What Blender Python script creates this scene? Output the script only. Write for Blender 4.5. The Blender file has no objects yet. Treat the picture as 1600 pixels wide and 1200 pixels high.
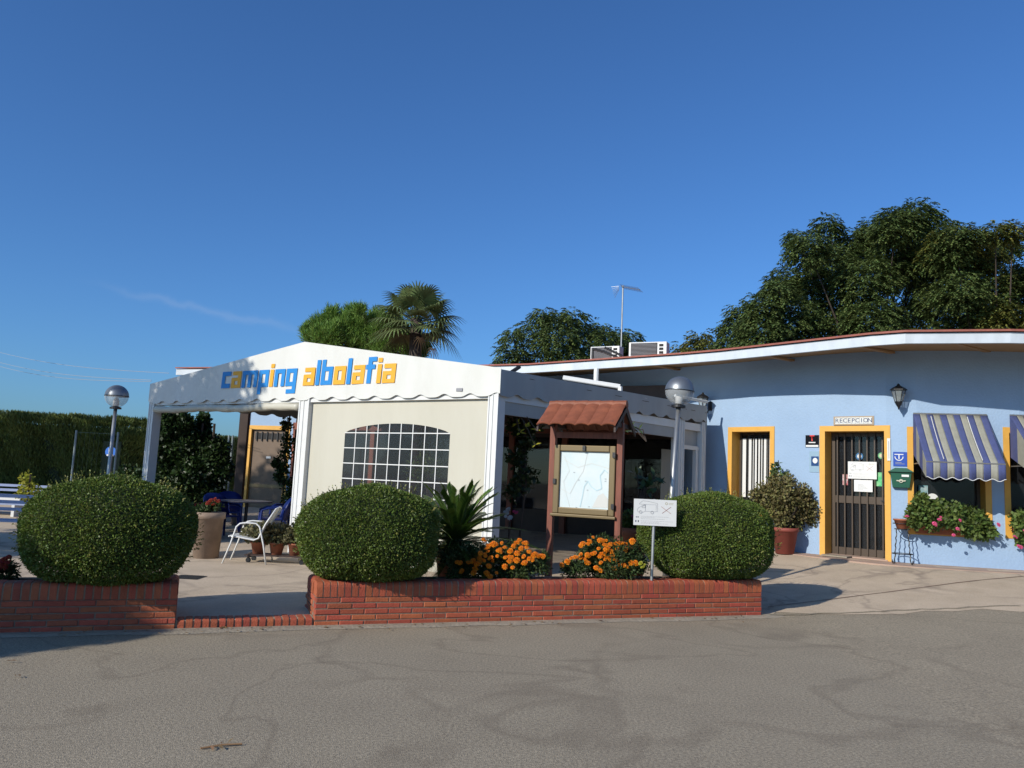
import bpy, math, random
import numpy as np
from mathutils import Vector, Matrix
random.seed(7); RNG = np.random.default_rng(11)
R = math.radians
S = bpy.context.scene
COL = S.collection
# ------------------------------------------------------------------ camera
F_PX, PITCH, ROLL, EYE = 1246.0, R(6.8), R(2.63), 1.6
_f = Vector((0, math.cos(PITCH), math.sin(PITCH)))
_r0 = Vector((1, 0, 0)); _u0 = Vector((0, -math.sin(PITCH), math.cos(PITCH)))
_r = _r0*math.cos(ROLL) + _u0*math.sin(ROLL)
_u = _u0*math.cos(ROLL) - _r0*math.sin(ROLL)
cd = bpy.data.cameras.new('camera'); cam = bpy.data.objects.new('camera', cd); COL.objects.link(cam)
cd.sensor_width = 36; cd.lens = 36*F_PX/1600; cd.clip_end = 3000; cd.clip_start = .05
M = Matrix((( _r.x, _u.x, -_f.x, 0), (_r.y, _u.y, -_f.y, 0), (_r.z, _u.z, -_f.z, EYE), (0, 0, 0, 1)))
cam.matrix_world = M
S.camera = cam
# ------------------------------------------------------------------ light
SUN_EL = R(27); TRAVEL = Vector((.72, .694, 0)).normalized()
w = bpy.data.worlds.new('World'); S.world = w; w.use_nodes = True
nt = w.node_tree; bg = nt.nodes['Background']
sky = nt.nodes.new('ShaderNodeTexSky'); sky.sky_type = 'NISHITA'; sky.sun_disc = False
sky.sun_elevation = SUN_EL; sky.sun_rotation = math.atan2(-TRAVEL.x, -TRAVEL.y)
sky.altitude = 100; sky.air_density = 1.0; sky.dust_density = 1.1; sky.ozone_density = 3.0
bg.inputs[1].default_value = .085
tint = nt.nodes.new('ShaderNodeMix'); tint.data_type = 'RGBA'; tint.blend_type = 'MULTIPLY'; tint.inputs[0].default_value = 1; tint.inputs[7].default_value = (.63, 1.09, 1.64, 1)
nt.links.new(sky.outputs[0], tint.inputs[6]); 
# a faint wisp of high cloud low in the left sky
tcw = nt.nodes.new('ShaderNodeTexCoord')
def _dot(vec):
    d_ = nt.nodes.new('ShaderNodeVectorMath'); d_.operation = 'DOT_PRODUCT'; d_.inputs[1].default_value = vec; nt.links.new(tcw.outputs['Generated'], d_.inputs[0]); return d_.outputs['Value']
def _mth(op, a, b=None):
    m_ = nt.nodes.new('ShaderNodeMath'); m_.operation = op
    for i_, x_ in enumerate((a, b)):
        if x_ is None: continue
        if isinstance(x_, (int, float)): m_.inputs[i_].default_value = x_
        else: nt.links.new(x_, m_.inputs[i_])
    return m_.outputs[0]
wa = (_f+_r*((190-800)/F_PX)-_u*((455-600)/F_PX)).normalized(); wb_ = (_f+_r*((455-800)/F_PX)-_u*((512-600)/F_PX)).normalized()
wn = wa.cross(wb_).normalized(); wm = ((wa+wb_)/2).normalized(); wt = wn.cross(wm)
wno = nt.nodes.new('ShaderNodeTexNoise'); wno.inputs['Scale'].default_value = 22; wno.inputs['Detail'].default_value = 5; nt.links.new(tcw.outputs['Generated'], wno.inputs['Vector'])
off_ = _mth('MULTIPLY', _mth('SUBTRACT', wno.outputs[0], .5), .03)
aa = _mth('DIVIDE', _mth('ADD', _dot(wn), off_), .0042); ta = _mth('DIVIDE', _dot(wt), .1)
wisp = _mth('MULTIPLY', _mth('EXPONENT', _mth('MULTIPLY', _mth('ADD', _mth('MULTIPLY', aa, aa), _mth('POWER', _mth('ABSOLUTE', ta), 4.)), -1.)), .075)
wmix = nt.nodes.new('ShaderNodeMix'); wmix.data_type = 'RGBA'; nt.links.new(wisp, wmix.inputs[0]); nt.links.new(tint.outputs[2], wmix.inputs[6]); wmix.inputs[7].default_value = (8.5, 8.7, 9.2, 1)
nt.links.new(wmix.outputs[2], bg.inputs[0])
sd = bpy.data.lights.new('sun', 'SUN'); sun = bpy.data.objects.new('sun', sd); COL.objects.link(sun)
sd.energy = 4.9; sd.angle = R(.5); sd.color = (1, .94, .835)
d = Vector((TRAVEL.x*math.cos(SUN_EL), TRAVEL.y*math.cos(SUN_EL), -math.sin(SUN_EL)))
sun.rotation_euler = d.to_track_quat('-Z', 'Y').to_euler()
S.view_settings.view_transform = 'Standard'; S.view_settings.look = 'None'
S.view_settings.exposure = 0; S.view_settings.gamma = 1; S.view_settings.use_curve_mapping = False
S.render.engine = 'CYCLES'

# ------------------------------------------------------------------ helpers
def ray(px, py):
    return (_f + _r*((px-800)/F_PX) - _u*((py-600)/F_PX))
def at(px, py, Y):
    v = ray(px, py); t = Y/v.y
    return Vector((v.x*t, Y, EYE + v.z*t))
def at_z(px, py, z):
    v = ray(px, py); t = (z-EYE)/v.z
    return Vector((v.x*t, v.y*t, z))
def hit(px, py, p, n):
    v = ray(px, py); o = Vector((0, 0, EYE)); n = Vector(n); t = (Vector(p)-o).dot(n)/v.dot(n)
    return o + v*t

MATS = {}
def mat(name, col, rough=.7, metal=0., var=.0, scale=6., bump=0., bscale=40., col2=None, rnd=0., coat=0., island=0., spec=.5, stretch=None, detail=6):
    if name in MATS: return MATS[name]
    m = bpy.data.materials.new(name); m.use_nodes = True; MATS[name] = m
    n = m.node_tree; p = n.nodes['Principled BSDF']; col = tuple(x*.8 for x in col); col2 = tuple(x*.8 for x in col2) if col2 else None
    p.inputs['Roughness'].default_value = rough; p.inputs['Metallic'].default_value = metal
    p.inputs['Specular IOR Level'].default_value = spec; p.inputs['Coat Weight'].default_value = coat
    c = (*col, 1)
    p.inputs['Base Color'].default_value = c
    out = None
    tc = n.nodes.new('ShaderNodeNewGeometry'); src = tc.outputs['Position']
    if stretch:
        mp = n.nodes.new('ShaderNodeMapping'); mp.inputs['Scale'].default_value = stretch
        n.links.new(src, mp.inputs[0]); src = mp.outputs[0]
    if var or col2:
        nz = n.nodes.new('ShaderNodeTexNoise'); nz.inputs['Scale'].default_value = scale; nz.inputs['Detail'].default_value = detail
        nz.inputs['Roughness'].default_value = .62
        n.links.new(src, nz.inputs['Vector'])
        rp = n.nodes.new('ShaderNodeValToRGB'); rp.color_ramp.elements[0].position = .3; rp.color_ramp.elements[1].position = .7
        c2 = col2 if col2 else tuple(max(0, x*(1-var)) for x in col)
        c1 = col if col2 else tuple(min(1, x*(1+var*.6)) for x in col)
        rp.color_ramp.elements[0].color = (*c2, 1); rp.color_ramp.elements[1].color = (*c1, 1)
        n.links.new(nz.outputs[0], rp.inputs[0]); out = rp.outputs[0]
    if rnd or island:
        hs = n.nodes.new('ShaderNodeHueSaturation')
        if rnd:
            oi = n.nodes.new('ShaderNodeObjectInfo'); rs = oi.outputs['Random']
        else: rs = tc.outputs['Random Per Island']
        a = rnd or island
        mr = n.nodes.new('ShaderNodeMapRange'); mr.inputs[3].default_value = 1-a; mr.inputs[4].default_value = 1+a
        n.links.new(rs, mr.inputs[0]); n.links.new(mr.outputs[0], hs.inputs['Value'])
        m2 = n.nodes.new('ShaderNodeMath'); m2.operation = 'MULTIPLY'; m2.inputs[1].default_value = 7.31
        m3 = n.nodes.new('ShaderNodeMath'); m3.operation = 'FRACT'
        mh = n.nodes.new('ShaderNodeMapRange'); mh.inputs[3].default_value = .5-.04*a*1.6; mh.inputs[4].default_value = .5+.03*a*1.6
        n.links.new(rs, m2.inputs[0]); n.links.new(m2.outputs[0], m3.inputs[0]); n.links.new(m3.outputs[0], mh.inputs[0])
        n.links.new(mh.outputs[0], hs.inputs['Hue'])
        if out: n.links.new(out, hs.inputs['Color'])
        else: hs.inputs['Color'].default_value = c
        out = hs.outputs[0]
    if out: n.links.new(out, p.inputs['Base Color'])
    if bump:
        nb = n.nodes.new('ShaderNodeTexNoise'); nb.inputs['Scale'].default_value = bscale; nb.inputs['Detail'].default_value = 5
        n.links.new(src, nb.inputs['Vector'])
        b = n.nodes.new('ShaderNodeBump'); b.inputs['Strength'].default_value = bump; b.inputs['Distance'].default_value = .02
        n.links.new(nb.outputs[0], b.inputs['Height']); n.links.new(b.outputs[0], p.inputs['Normal'])
    return m
def leafmat(name, col, rough=.5, island=.35, trans=.25, col2=None, scale=1.5):
    m = mat(name, col, rough, island=island, col2=col2, scale=scale, spec=.35)
    if 'Translucent' not in [x.name for x in m.node_tree.nodes]:
        n = m.node_tree; p = n.nodes['Principled BSDF']; o = n.nodes['Material Output']
        t = n.nodes.new('ShaderNodeBsdfTranslucent'); mx = n.nodes.new('ShaderNodeMixShader'); mx.inputs[0].default_value = trans
        l = [k for k in n.links if k.to_node == p and k.to_socket.name == 'Base Color']
        if l: n.links.new(l[0].from_socket, t.inputs[0])
        n.links.new(p.outputs[0], mx.inputs[1]); n.links.new(t.outputs[0], mx.inputs[2]); n.links.new(mx.outputs[0], o.inputs[0])
    return m
def glassmat(name, tint, transp, rough=.03):
    if name in MATS: return MATS[name]
    m = bpy.data.materials.new(name); m.use_nodes = True; MATS[name] = m; n = m.node_tree
    p = n.nodes['Principled BSDF']; p.inputs['Base Color'].default_value = (*tint, 1); p.inputs['Roughness'].default_value = rough
    t = n.nodes.new('ShaderNodeBsdfTransparent'); mx = n.nodes.new('ShaderNodeMixShader'); mx.inputs[0].default_value = 1-transp
    n.links.new(t.outputs[0], mx.inputs[1]); n.links.new(p.outputs[0], mx.inputs[2]); n.links.new(mx.outputs[0], n.nodes['Material Output'].inputs[0])
    return m

class MB:
    def __init__(s): s.v = []; s.f = []
    def add(s, vs, fs):
        b = len(s.v); s.v += [tuple(x) for x in vs]; s.f += [tuple(i+b for i in f) for f in fs]; return s
    def box(s, c, size, rot=None):
        c = Vector(c); hx, hy, hz = [x/2 for x in size]
        vs = [Vector((x, y, z)) for x in (-hx, hx) for y in (-hy, hy) for z in (-hz, hz)]
        if rot is not None: vs = [rot @ v for v in vs]
        return s.add([c+v for v in vs], [(0,1,3,2),(4,6,7,5),(0,4,5,1),(2,3,7,6),(0,2,6,4),(1,5,7,3)])
    def obox(s, o, u, n, a, b, z0, z1, d0, d1):
        # box in a vertical frame: u along, n outward, from a..b along u, d0..d1 along n
        o = Vector(o); u = Vector(u); n = Vector(n)
        vs = [Vector((o.x, o.y, 0)) + u*x + n*y + Vector((0, 0, z)) for x in (a, b) for y in (d0, d1) for z in (z0, z1)]
        return s.add(vs, [(0,1,3,2),(4,6,7,5),(0,4,5,1),(2,3,7,6),(0,2,6,4),(1,5,7,3)])
    def prism(s, poly, d):
        n = len(poly); d = Vector(d); a = [Vector(p) for p in poly]
        s.add(a+[p+d for p in a], [tuple(range(n)), tuple(range(2*n-1, n-1, -1))]+[(i, i+n, (i+1) % n+n, (i+1) % n) for i in range(n)])
        return s
    def tube(s, pts, r, n=8, cap=True):
        pts = [Vector(p) for p in pts]; rs = r if isinstance(r, (list, tuple)) else [r]*len(pts)
        b = len(s.v); prev = None
        for i, p in enumerate(pts):
            t = (pts[min(i+1, len(pts)-1)]-pts[max(i-1, 0)])
            if t.length < 1e-9: t = Vector((0, 0, 1))
            t.normalize()
            if prev is None:
                a = t.orthogonal().normalized()
            else:
                a = prev - t*prev.dot(t)
                if a.length < 1e-6: a = t.orthogonal()
                a.normalize()
            prev = a; c = t.cross(a)
            for k in range(n):
                an = 2*math.pi*k/n; s.v.append(tuple(p+(a*math.cos(an)+c*math.sin(an))*rs[i]))
        for i in range(len(pts)-1):
            for k in range(n):
                k2 = (k+1) % n; s.f.append((b+i*n+k, b+i*n+k2, b+(i+1)*n+k2, b+(i+1)*n+k))
        if cap:
            s.f.append(tuple(b+k for k in range(n))[::-1]); s.f.append(tuple(b+(len(pts)-1)*n+k for k in range(n)))
        return s
    def lathe(s, prof, c=(0, 0, 0), n=24, M=None):
        b = len(s.v); c = Vector(c)
        for r, z in prof:
            for k in range(n):
                a = 2*math.pi*k/n; v = Vector((r*math.cos(a), r*math.sin(a), z))
                if M is not None: v = M @ v
                s.v.append(tuple(c+v))
        for i in range(len(prof)-1):
            for k in range(n):
                k2 = (k+1) % n; s.f.append((b+i*n+k, b+i*n+k2, b+(i+1)*n+k2, b+(i+1)*n+k))
        return s
    def mesh(s, name, m, smooth=False):
        me = bpy.data.meshes.new(name); me.from_pydata(s.v, [], s.f); me.materials.append(m); me.update()
        if smooth: me.shade_smooth()
        return me

def thing(name, label, cat, loc=(0, 0, 0), rz=0, group=None):
    o = bpy.data.objects.new(name, None); COL.objects.link(o); o.location = loc; o.rotation_euler = (0, 0, rz)
    o.empty_display_size = .1
    o['label'] = label; o['category'] = cat
    if group: o['group'] = group
    return o
def part(name, mb, m, parent, smooth=False, label=None, bevel=0, world=False):
    me = mb if isinstance(mb, bpy.types.Mesh) else mb.mesh(name, m, smooth)
    o = bpy.data.objects.new(name, me); COL.objects.link(o); o.parent = parent
    if world and parent is not None: o.location = -Vector(parent.location)
    if label: o['label'] = label
    if bevel:
        b = o.modifiers.new('bevel', 'BEVEL'); b.width = bevel; b.segments = 2; b.limit_method = 'ANGLE'
    return o
def single(name, mb, m, label, cat, group=None, smooth=False, loc=None, bevel=0):
    me = mb if isinstance(mb, bpy.types.Mesh) else mb.mesh(name, m, smooth)
    o = bpy.data.objects.new(name, me); COL.objects.link(o); o['label'] = label; o['category'] = cat
    if group: o['group'] = group
    if loc is not None: o.location = loc
    if bevel:
        b = o.modifiers.new('bevel', 'BEVEL'); b.width = bevel; b.segments = 2; b.limit_method = 'ANGLE'
    return o
def struct(name, mb, m, smooth=False):
    me = mb if isinstance(mb, bpy.types.Mesh) else mb.mesh(name, m, smooth)
    o = bpy.data.objects.new(name, me); COL.objects.link(o); o['kind'] = 'structure'; return o
def copytree(src, loc, rz=0, label=None):
    c = src.copy(); COL.objects.link(c); c.location = loc; c.rotation_euler = (0, 0, rz)
    if label: c['label'] = label
    for ch in list(src.children):
        k = ch.copy(); COL.objects.link(k); k.parent = c
        for g in list(ch.children):
            h = g.copy(); COL.objects.link(h); h.parent = k
    return c
def nrm(a):
    return a/np.maximum(np.linalg.norm(a, axis=1, keepdims=True), 1e-9)
def leaves(name, C, A, N, L, W, m, fold=.15, droop=0.):
    C = np.asarray(C, float); n = len(C); A = nrm(np.asarray(A, float)); N = np.asarray(N, float)
    Sx = nrm(np.cross(A, N)); Nn = np.cross(Sx, A)
    L = np.broadcast_to(L, (n,))[:, None]; W = np.broadcast_to(W, (n,))[:, None]
    V = np.empty((n, 4, 3))
    V[:, 0] = C; V[:, 1] = C+A*L*.5+Sx*W/2+Nn*W*fold; V[:, 3] = C+A*L*.5-Sx*W/2+Nn*W*fold
    V[:, 2] = C+A*L; V[:, 2, 2] -= (L*droop)[:, 0]
    me = bpy.data.meshes.new(name); me.vertices.add(4*n); me.vertices.foreach_set('co', V.ravel())
    me.loops.add(4*n); me.loops.foreach_set('vertex_index', np.arange(4*n, dtype=np.int32))
    me.polygons.add(n); me.polygons.foreach_set('loop_start', np.arange(0, 4*n, 4, dtype=np.int32))
    me.update(calc_edges=True); me.materials.append(m)
    return me
def rdir(n): return nrm(RNG.normal(size=(n, 3)))
def textmesh(txt, size, m, depth=.0, align='CENTER', bold=0.):
    cu = bpy.data.curves.new('text', 'FONT'); cu.body = txt; cu.size = size; cu.align_x = align; cu.align_y = 'CENTER'
    cu.extrude = depth; cu.offset = bold; cu.resolution_u = 3
    ob = bpy.data.objects.new('text', cu); COL.objects.link(ob)
    dg = bpy.context.evaluated_depsgraph_get(); me = bpy.data.meshes.new_from_object(ob.evaluated_get(dg))
    bpy.data.objects.remove(ob); me.materials.clear(); me.materials.append(m); return me
def flatpart(name, me, o, u, parent, n=None, world=True, off=0.):
    # put an XY-plane mesh upright: x along u, y up, facing n
    u = Vector(u).normalized(); n = u.cross(Vector((0, 0, 1))).normalized()
    up = Vector((0, 0, 1))
    mt = Matrix(((u.x, up.x, n.x), (u.y, up.y, n.y), (u.z, up.z, n.z)))
    o = Vector(o)+n*off
    for v in me.vertices: v.co = mt @ v.co + o
    return part(name, me, None, parent, world=world)

# ------------------------------------------------------------------ plan of the site
WALL = [(-7.9, 24.0), (1.6, 20.7), (4.15, 17.8), (4.9, 17.0), (5.6, 16.2), (6.3, 15.45), (7.0, 14.8), (7.45, 14.58), (8.2, 14.38), (9.1, 14.2), (10.6, 14.1), (14.5, 14.1)]
GW = [(-40, 30)] + WALL + [(60, 14.1)]
def Yb(x): return float(np.interp(x, [p[0] for p in GW], [p[1] for p in GW]))
P0 = Vector((-1.92, 8.435, 0)); PU = Vector((1, .3925, 0)).normalized(); PN = Vector((PU.y, -PU.x, 0))   # planter line and its front normal
def Yp(x):
    if x <= 3.35: return 8.435+.3925*(x+1.92)
    return 10.503+.04*(x-3.35)
def zroad(x): return .05*max(0., x-3.4)
FLOOR = .42
def G(x, y):
    a = zroad(x); yp = Yp(x)
    if y <= yp: return a
    z0 = a + .09*min(1, max(0, (3.6-x)/1.2)); t = min(1, (y-yp)/(Yb(x)-yp-.45))
    k = min(1, max(0, (x+1.5)/4.5)); p = 3*(1-k)+1.05*k
    zf = FLOOR if x > -8.5 else .3
    return z0+(zf-z0)*t**p
wl = [0.]
for i in range(len(WALL)-1): wl.append(wl[-1]+math.hypot(WALL[i+1][0]-WALL[i][0], WALL[i+1][1]-WALL[i][1]))
def WP(s, off=0.):
    i = 0
    while i < len(wl)-2 and s > wl[i+1]: i += 1
    t = (s-wl[i])/(wl[i+1]-wl[i]); a = Vector((*WALL[i], 0)); b = Vector((*WALL[i+1], 0)); u = (b-a).normalized()
    return a.lerp(b, t)+Vector((u.y, -u.x, 0))*off, u
def whit(px, py):
    v = ray(px, py)
    for i in range(len(WALL)-1):
        a = Vector((*WALL[i], 0)); b = Vector((*WALL[i+1], 0)); dd = b-a
        den = v.x*dd.y-v.y*dd.x
        if abs(den) < 1e-9: continue
        t = (a.x*dd.y-a.y*dd.x)/den; q = (a.x*v.y-a.y*v.x)/den
        if t > 0 and -1e-6 <= q <= 1+1e-6: return wl[i]+q*(wl[i+1]-wl[i]), EYE+v.z*t
    raise ValueError((px, py))

# ------------------------------------------------------------------ materials
m_asph = mat('asphalt', (.385, .32, .225), .92, bump=.45, bscale=120, col2=(.325, .268, .188), scale=.8, detail=12)
def asphalt_detail(m, speck=.28, crackcol=(.16, .125, .085), crack=True):
    n = m.node_tree; p = n.nodes['Principled BSDF']; lk = [k for k in n.links if k.to_node == p and k.to_socket.name == 'Base Color'][0]
    base = lk.from_socket; g = [x for x in n.nodes if x.bl_idname == 'ShaderNodeNewGeometry'][0]
    nz = n.nodes.new('ShaderNodeTexNoise'); nz.inputs['Scale'].default_value = 48; nz.inputs['Detail'].default_value = 6; nz.inputs['Roughness'].default_value = .75
    n.links.new(g.outputs['Position'], nz.inputs['Vector'])
    mr = n.nodes.new('ShaderNodeMapRange'); mr.inputs[1].default_value = .36; mr.inputs[2].default_value = .66; mr.inputs[3].default_value = 1-speck; mr.inputs[4].default_value = 1+speck*1.1
    n.links.new(nz.outputs[0], mr.inputs[0])
    mx = n.nodes.new('ShaderNodeMix'); mx.data_type = 'RGBA'; mx.blend_type = 'MULTIPLY'; mx.inputs[0].default_value = 1
    n.links.new(base, mx.inputs[6]); n.links.new(mr.outputs[0], mx.inputs[7]); out = mx.outputs[2]
    if crack:
        w1 = n.nodes.new('ShaderNodeTexNoise'); w1.inputs['Scale'].default_value = 1.1; w1.inputs['Detail'].default_value = 5
        n.links.new(g.outputs['Position'], w1.inputs['Vector'])
        va = n.nodes.new('ShaderNodeVectorMath'); va.operation = 'SCALE'; va.inputs['Scale'].default_value = 1.6
        vb = n.nodes.new('ShaderNodeVectorMath'); vb.operation = 'ADD'
        n.links.new(w1.outputs['Color'], va.inputs[0]); n.links.new(va.outputs[0], vb.inputs[0]); n.links.new(g.outputs['Position'], vb.inputs[1])
        vo = n.nodes.new('ShaderNodeTexVoronoi'); vo.feature = 'DISTANCE_TO_EDGE'; vo.inputs['Scale'].default_value = .42
        n.links.new(vb.outputs[0], vo.inputs['Vector'])
        m2 = n.nodes.new('ShaderNodeMapRange'); m2.inputs[1].default_value = 0; m2.inputs[2].default_value = .055; m2.inputs[3].default_value = .55; m2.inputs[4].default_value = 0
        n.links.new(vo.outputs[0], m2.inputs[0])
        w2 = n.nodes.new('ShaderNodeTexNoise'); w2.inputs['Scale'].default_value = .8; n.links.new(g.outputs['Position'], w2.inputs['Vector'])
        m4 = n.nodes.new('ShaderNodeMapRange'); m4.inputs[1].default_value = .42; m4.inputs[2].default_value = .62
        n.links.new(w2.outputs[0], m4.inputs[0])
        mm = n.nodes.new('ShaderNodeMath'); mm.operation = 'MULTIPLY'; n.links.new(m2.outputs[0], mm.inputs[0]); n.links.new(m4.outputs[0], mm.inputs[1])
        m3 = n.nodes.new('ShaderNodeMix'); m3.data_type = 'RGBA'; n.links.new(mm.outputs[0], m3.inputs[0])
        n.links.new(out, m3.inputs[6]); m3.inputs[7].default_value = (*crackcol, 1); out = m3.outputs[2]
        w3_ = n.nodes.new('ShaderNodeTexNoise'); w3_.inputs['Scale'].default_value = .33; w3_.inputs['Detail'].default_value = 7; w3_.inputs['Distortion'].default_value = .6; n.links.new(g.outputs['Position'], w3_.inputs['Vector'])
        s1_ = n.nodes.new('ShaderNodeMath'); s1_.operation = 'SUBTRACT'; s1_.inputs[1].default_value = .5; n.links.new(w3_.outputs[0], s1_.inputs[0])
        s2_ = n.nodes.new('ShaderNodeMath'); s2_.operation = 'ABSOLUTE'; n.links.new(s1_.outputs[0], s2_.inputs[0])
        s3_ = n.nodes.new('ShaderNodeMapRange'); s3_.inputs[1].default_value = 0; s3_.inputs[2].default_value = .014; s3_.inputs[3].default_value = .42; s3_.inputs[4].default_value = 0; n.links.new(s2_.outputs[0], s3_.inputs[0])
        s4_ = n.nodes.new('ShaderNodeMix'); s4_.data_type = 'RGBA'; n.links.new(s3_.outputs[0], s4_.inputs[0]); n.links.new(out, s4_.inputs[6]); s4_.inputs[7].default_value = (*crackcol, 1); out = s4_.outputs[2]
    n.links.new(out, p.inputs['Base Color'])
asphalt_detail(m_asph, .42)
m_conc = mat('concrete', (.66, .525, .38), .88, bump=.25, bscale=30, col2=(.52, .41, .29), scale=1.6, detail=12)
asphalt_detail(m_conc, .12, (.17, .13, .1))
m_kerb = mat('kerb_concrete', (.4, .34, .26), .9, bump=.6, bscale=25, col2=(.28, .24, .18), scale=5, detail=10)
m_redpave = mat('red_pavement', (.5, .34, .26), .88, bump=.2, bscale=60, col2=(.42, .3, .23), scale=3, detail=10)
m_field = mat('dry_earth', (.2, .16, .1), .95, var=.3, scale=.3)
m_brick = mat('brick', (.46, .105, .042), .75, bump=.3, bscale=70, col2=(.36, .08, .035), scale=14, rnd=.17)
m_mortar = mat('mortar', (.42, .34, .23), .9, bump=.4, bscale=60, var=.3, scale=9)
m_mortar_grey = mat('mortar_grey', (.26, .17, .12), .9, bump=.4, bscale=60, var=.3, scale=9)
m_soil = mat('soil', (.07, .045, .03), .95, bump=.8, bscale=30, var=.4, scale=12)
m_blue = mat('blue_plaster', (.36, .5, .69), .85, bump=.35, bscale=26, col2=(.315, .44, .615), scale=1.1, detail=10)
m_yel = mat('ochre_paint', (.78, .41, .07), .6, var=.08, scale=5, bump=.05)
m_fascia = mat('fascia_paint', (.62, .68, .74), .6, var=.14, scale=3, stretch=(1, 1, .4))
m_soffit = mat('soffit_ochre', (.42, .24, .1), .75, var=.12, scale=3)
m_tile = mat('roof_tile', (.33, .1, .07), .7, var=.2, scale=8, bump=.2)
m_white = mat('white_pvc', (.78, .775, .735), .5, col2=(.69, .685, .63), scale=1.6, bump=.5, bscale=2.6, detail=8, stretch=(1, 1, .45))
m_whitemetal = mat('white_metal', (.78, .78, .76), .4, var=.05, scale=5)
m_grey_pvc = mat('shaded_white_pvc', (.5, .5, .48), .6, col2=(.38, .38, .37), scale=1.5, bump=.15, bscale=3, stretch=(1, 1, .35), detail=9)  # white tent cloth with the grey of its shaded sides put into colour
m_beige = mat('beige_pvc', (.62, .59, .49), .45, col2=(.565, .535, .435), scale=.9, bump=.6, bscale=3.2, stretch=(1.8, 1.8, .3), detail=4)
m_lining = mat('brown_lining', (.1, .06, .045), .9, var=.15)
m_letblue = mat('letter_blue', (.012, .25, .66), .5)
m_letor = mat('letter_orange', (.9, .43, .025), .5)
m_wood = mat('red_brown_wood', (.23, .062, .032), .6, var=.35, scale=4, bump=.25, bscale=12, stretch=(6, 6, .6))
m_darkwood = mat('dark_brown_wood', (.045, .022, .016), .6, var=.3, scale=5)
m_gold = mat('bronze_aluminium', (.19, .135, .06), .45, metal=.25, var=.06, scale=3)
m_paper = mat('white_paper', (.78, .78, .76), .6)
m_ink = mat('grey_ink', (.3, .3, .32), .7)
m_black = mat('black_iron', (.012, .012, .014), .45, bump=.1)
m_steel = mat('galvanised_steel', (.42, .43, .43), .42, metal=.75, var=.12, scale=6)
m_lampcap = mat('lamp_cap_metal', (.27, .29, .31), .42, metal=.7)
m_lampglass = glassmat('lamp_clear', (.6, .63, .65), .62, .08)
m_glass = glassmat('window_glass', (.02, .022, .025), .45)
m_pvcglass = glassmat('vinyl_window', (.05, .055, .06), .74, .07)
m_terra = mat('terracotta', (.42, .14, .07), .8, var=.25, scale=7, bump=.15)
m_palepot = mat('pale_terracotta', (.34, .245, .18), .85, var=.3, scale=4, bump=.2)
m_brownmetal = mat('brown_metal', (.075, .05, .032), .45, var=.1)
m_bluepl = mat('blue_plastic', (.007, .022, .15), .4)
m_room = mat('room_dark', (.03, .028, .027), .9)  # near black that puts the darkness of rooms and openings into colour
m_bark = mat('bark', (.075, .055, .042), .9, var=.4, scale=6, bump=.6, bscale=14)
m_box = leafmat('box_leaf', (.14, .195, .032), .5, .45, .2, col2=(.1, .16, .026), scale=1.4)
m_boxshoot = leafmat('box_shoot', (.24, .25, .06), .5, .4, .3)
m_boxcore = mat('box_core_shade', (.022, .034, .008), .9)  # dark solid core puts the shade between the leaves into colour
m_hedge = leafmat('hedge_leaf', (.12, .16, .035), .6, .4, .2)
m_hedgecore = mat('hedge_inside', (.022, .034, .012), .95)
m_tree = leafmat('tree_leaf', (.115, .165, .05), .5, .45, .2)
m_treey = leafmat('tree_leaf_yellowing', (.19, .2, .045), .5, .45, .25)
m_pine = leafmat('pine_needle', (.16, .29, .05), .6, .35, .25)
m_palm = leafmat('palm_leaf', (.17, .22, .085), .4, .35, .2)
m_dry = leafmat('dry_leaf', (.36, .23, .11), .8, .35, .2)
m_ivy = leafmat('ivy_leaf', (.03, .06, .015), .45, .4, .2)
m_cycad = leafmat('cycad_leaf', (.1, .18, .03), .35, .4, .15)
m_gera = leafmat('geranium_leaf', (.12, .18, .04), .6, .45, .3)
m_shrub = leafmat('brown_shrub_leaf', (.17, .155, .055), .6, .55, .2)
m_orange = leafmat('marigold_petal', (.85, .25, .008), .6, .25, .2)
m_pink = leafmat('pink_petal', (.8, .12, .28), .6, .25, .25)
m_darkred = leafmat('dark_red_petal', (.3, .03, .015), .6, .3, .25)
m_yellowgreen = leafmat('yellow_green_leaf', (.5, .5, .06), .5, .35, .4)

# ------------------------------------------------------------------ ground
def sheet(name, xs, ysf, zf, m):
    mb = MB(); cols = []
    for x in xs: cols.append([(x, y, zf(x, y)) for y in ysf(x)])
    n = len(cols[0]); vs = [p for c in cols for p in c]; fs = []
    for i in range(len(cols)-1):
        for j in range(n-1): a = i*n+j; fs.append((a, a+n, a+n+1, a+1))
    mb.add(vs, fs); return struct(name, mb, m, True)
mb = MB(); mb.add([(-900, -300, -.12), (900, -300, -.12), (900, 1800, -.12), (-900, 1800, -.12)], [(0, 1, 2, 3)])
struct('field', mb, m_field)
xs = list(np.arange(-40, 40.1, .4))+[3.35, 3.45]; xs = sorted(set(round(float(x), 3) for x in xs))
sheet('road', xs, lambda x: list(np.linspace(-20, Yp(x), 24))+[Yp(x)+(.4 if x > 3.45 else .02)], lambda x, y: G(x, y) if x > 3.45 else zroad(x), m_asph)
sheet('terrace', [x for x in xs], lambda x: [Yp(x)+((.12+.1*math.sin(x*2.3)+.06*math.sin(x*7.1)) if x > 3.45 else 0)*(1-t)+(max(Yb(x)+12, 32)-Yp(x))*t for t in np.concatenate([np.linspace(0, .3, 20), np.linspace(.34, 1, 24)])], lambda x, y: G(x, y)+.004 if y > Yp(x)+.001 else G(x, y)+.004+(.0), m_conc)
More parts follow.
